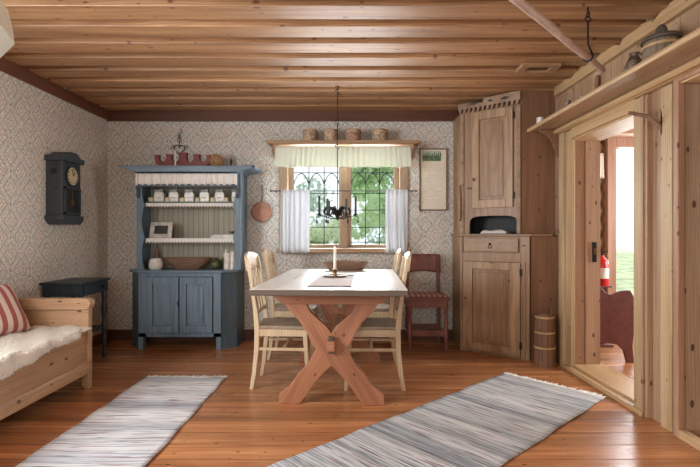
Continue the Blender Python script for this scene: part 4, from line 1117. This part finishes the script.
o = sp.build('wooden_spatula', M['cupside'], bevel=.003); o.location = (1.775, 3.42, SZ); o.rotation_euler = (R(14), 0, 0); tag(o, 'dark wooden spatula leaning on the boards behind the high shelf', 'spatula')

# wall peg
pg_ = thing('wooden_peg', 'carved wooden coat peg mounted on the partition right of the door', 'peg', (1.77, 2.69, 1.74))
MB().prism([(2.655, 1.665), (2.675, 1.655), (2.69, 1.69), (2.70, 1.76), (2.685, 1.82), (2.665, 1.825), (2.65, 1.76)], 'x', 1.775, 1.80).build('mount', M['cupZ'], pg_, bevel=.004, world=True)
MB().tube([(1.785, 2.675, 1.70), (1.75, 2.675, 1.735), (1.715, 2.68, 1.77), (1.655, 2.70, 1.79), (1.615, 2.71, 1.80)], [.014, .014, .012, .011, .011], 10).build('arm', M['bowl'], pg_, smooth=True, world=True)
# lock strike on jamb
lk = thing('lock_plate', 'dark iron lock keep on the far jamb of the open doorway', 'lock', (1.97, 3.77, 1.0))
MB().box(1.955, 1.985, 3.757, 3.772, .87, 1.03).build('plate', M['iron'], lk, bevel=.002, world=True)
MB().box(1.96, 1.982, 3.752, 3.758, .93, .98).build('keep', M['brass'], lk, world=True)

# pole hanging in iron hooks
pl = thing('hanging_pole', 'round wooden pole hanging diagonally below the ceiling near the partition', 'pole', (1.1, 2.38, 2.08))
def pp(t): return Vector((.35 + (1.52 - .35) * t, 1.60 + (2.81 - 1.60) * t, 2.083))
MB().tube([pp(i / 8) + Vector((0, 0, .003 * math.sin(i * 2))) for i in range(9)], [.019, .0195, .019, .0185, .019, .0185, .019, .0185, .018], 12).build('shaft', M['pole'], pl, smooth=True, world=True)
def hook(px, py, top, label):
    z = 2.083; mb = MB()
    tng = Vector((1, 1, 0)).normalized(); sd_ = Vector((1, -1, 0)).normalized(); pts = []
    for i in range(13):
        a = R(-200 + 230 * i / 12); pts.append(Vector((px, py, z)) + sd_ * math.cos(a) * .025 + Vector((0, 0, math.sin(a) * .025)))
    pts += [Vector((px, py, z + .07)), Vector((px, py, z + .20))]
    mb.tube(pts, .005, 8)
    c = (px, py, z + .205); ring(mb, (px, py, z + .21), .014, .004, 'y', 12); ring(mb, (px, py, z + .235), .014, .004, 'x', 12)
    mb.tube([(px, py, z + .245), (px, py, ZC + .02)], .004, 6)
    tag(mb.build('ceiling_hook', M['iron'], smooth=True, origin=(px, py, ZC)), label, 'hook')
hook(1.325, 2.60, 2.36, 'black iron ceiling hook holding up the hanging wooden pole')

# ceiling vent
vt = MB(); vt.box(1.27, 1.56, 3.44, 3.47, ZC - .028, ZC - .001); vt.box(1.27, 1.56, 3.56, 3.59, ZC - .028, ZC - .001); vt.box(1.27, 1.33, 3.47, 3.56, ZC - .028, ZC - .001); vt.box(1.50, 1.56, 3.47, 3.56, ZC - .028, ZC - .001)
vo_ = thing('ceiling_vent', 'small rectangular pine framed vent in the ceiling near the partition', 'vent', (1.41, 3.52, ZC - .01))
vt.build('frame', M['pineX'], vo_, bevel=.003, world=True); MB().box(1.33, 1.50, 3.47, 3.56, ZC - .014, ZC - .001).build('grille', M['trimdark'], vo_, world=True)

# pale lamp shade at the upper left corner of the frame
lm = thing('pendant_lamp', 'pale green-white faceted lamp shade cut off by the top left corner', 'lamp', (-1.325, 1.5, 2.36))
LZ = -2.36 + 1.1
MB().lathe([(.03, 1.655 - 1.1 + LZ - .0 + .0), (.13, .556 + LZ), (.205, .668 + LZ), (.198, .72 + LZ), (.185, .78 + LZ), (.12, .86 + LZ), (.04, .90 + LZ)], (0, 0, 0), 8).build('shade', M['shade'], lm, bevel=.006)
MB().tube([(0, 0, .89 + LZ), (0, 0, .03)], .006, 8).build('stem', M['brass'], lm, smooth=True)
MB().lathe([(.05, .028), (.05, .018), (.02, -.02)], (0, 0, -.0), 20).build('ceiling_rose', M['brass'], lm, smooth=True)

# ------------------------------------------------------------------ next room furniture
rb_ = thing('red_settle', 'brown-red painted settle end with wavy top seen through the doorway', 'settle', (2.3, 4.2, .02))
def settle_poly():
    p = [(2.02, .06), (2.02, .70)]
    n = 22
    for i in range(n + 1):
        t = i / n; x = 2.02 + .355 * t
        z = .70 - .11 * (3 * (t / .45) ** 2 - 2 * (t / .45) ** 3) if t < .45 else .59
        if t > .45: z = .59 + .035 * math.sin(math.pi * min(1, (t - .45) / .8)) ** 1.5
        if t > .93: z -= (t - .93) * .9
        p.append((x, z))
    p += [(2.385, .45), (2.375, .28), (2.36, .16), (2.375, .02), (2.315, .02), (2.29, .12), (2.24, .17), (2.12, .19), (2.06, .17), (2.05, .02), (2.02, .02)]
    return [q for i, q in enumerate(p) if i not in (0, 1)]
MB().prism(settle_poly(), 'y', 3.90, 3.93).build('end_board', M['redbench'], rb_, bevel=.004, world=True)
MB().box(2.03, 2.36, 3.93, 5.0, .36, .39).build('seat', M['redbench'], rb_, world=True)
MB().box(2.03, 2.05, 3.931, 5.0, .12, .66).build('back_board', M['redbench'], rb_, world=True)
MB().prism(settle_poly(), 'y', 5.0, 5.03).build('end_board', M['redbench'], rb_, bevel=.004, world=True)
fx = thing('fire_extinguisher', 'red fire extinguisher in the next room behind the settle', 'fire extinguisher', (2.42, 4.42, .02))
fx.location = (2.43, 4.5, .02)
MB().lathe([(.055, .6), (.058, .62), (.058, .80), (.05, .84), (.02, .87), (.015, .89)], (0, 0, -.02), 20).build('cylinder', M['ext'], fx, smooth=True)
MB().lathe([(.0585, .67), (.0588, .68), (.0588, .76), (.0585, .77)], (0, 0, -.02), 20).build('label_band', M['white'], fx, smooth=True)
MB().tube([(0, 0, .86), (.0, 0, .9), (.05, 0, .91)], .008, 8).build('handle', M['iron'], fx, smooth=True)
MB().box(-.07, .07, -.07, .07, .0, .02).box(-.02, .02, -.02, .02, .02, .58).box(-.06, .06, -.06, .06, .565, .58).build('stand', M['redbench'], fx)
o = pleat(2.77, 2.84, 1.72, 2.0, 5.23, .008, 2, 6, .1, 9).build('hanging_towel', M['linen'], smooth='all', solid=.003); tag(o, 'small pale towel hanging on the log wall beyond the door', 'towel')

# ------------------------------------------------------------------ outdoors
struct(MB().box(-30, 30, 5.45, 60, -.75, -.6), 'ground', M['grass'])
def tree(x, y_, h, r, mat, label, n, seed, low=.1, group='trees outside the window', ls=.06):
    rnd = random.Random(seed); t = thing('leafy_tree', label, 'tree', (x, y_, -.6), 0, group)
    MB().tube([(0, 0, 0), (.05, 0, h * .4), (0, .05, h * .8)], [r * .09, r * .06, r * .02], 8).build('trunk', M['bark'], t, smooth=True)
    f = MB(); cl_ = [(rnd.uniform(-.8, .8) * r, rnd.uniform(-.6, .6) * r, rnd.uniform(low, 1) * h, rnd.uniform(.18, .36) * r) for _ in range(70)]
    for k in range(n):
        cx, cy_, cz, cr = rnd.choice(cl_); v = Vector((rnd.gauss(0, 1), rnd.gauss(0, 1), rnd.gauss(0, 1))).normalized() * cr * rnd.uniform(.6, 1.05)
        p = Vector((cx, cy_, cz)) + v; a = Vector((rnd.gauss(0, 1), rnd.gauss(0, 1), rnd.gauss(0, 1))).normalized() * ls * rnd.uniform(.6, 1.2); b = a.orthogonal().normalized() * a.length * .6
        f.add([p - a, p + b, p + a, p - b], [(0, 1, 2, 3)])
    f.build('foliage', mat, t)
tree(.95, 9.0, 3.6, 1.05, M['leafA'], 'green leafy tree filling the right window sash', 12000, 11, .05)
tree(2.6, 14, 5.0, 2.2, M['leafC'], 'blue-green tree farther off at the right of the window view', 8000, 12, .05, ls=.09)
tree(-.70, 12.4, 1.9, .75, M['leafB'], 'low pale bush outside the left window sash', 6000, 13, .05)
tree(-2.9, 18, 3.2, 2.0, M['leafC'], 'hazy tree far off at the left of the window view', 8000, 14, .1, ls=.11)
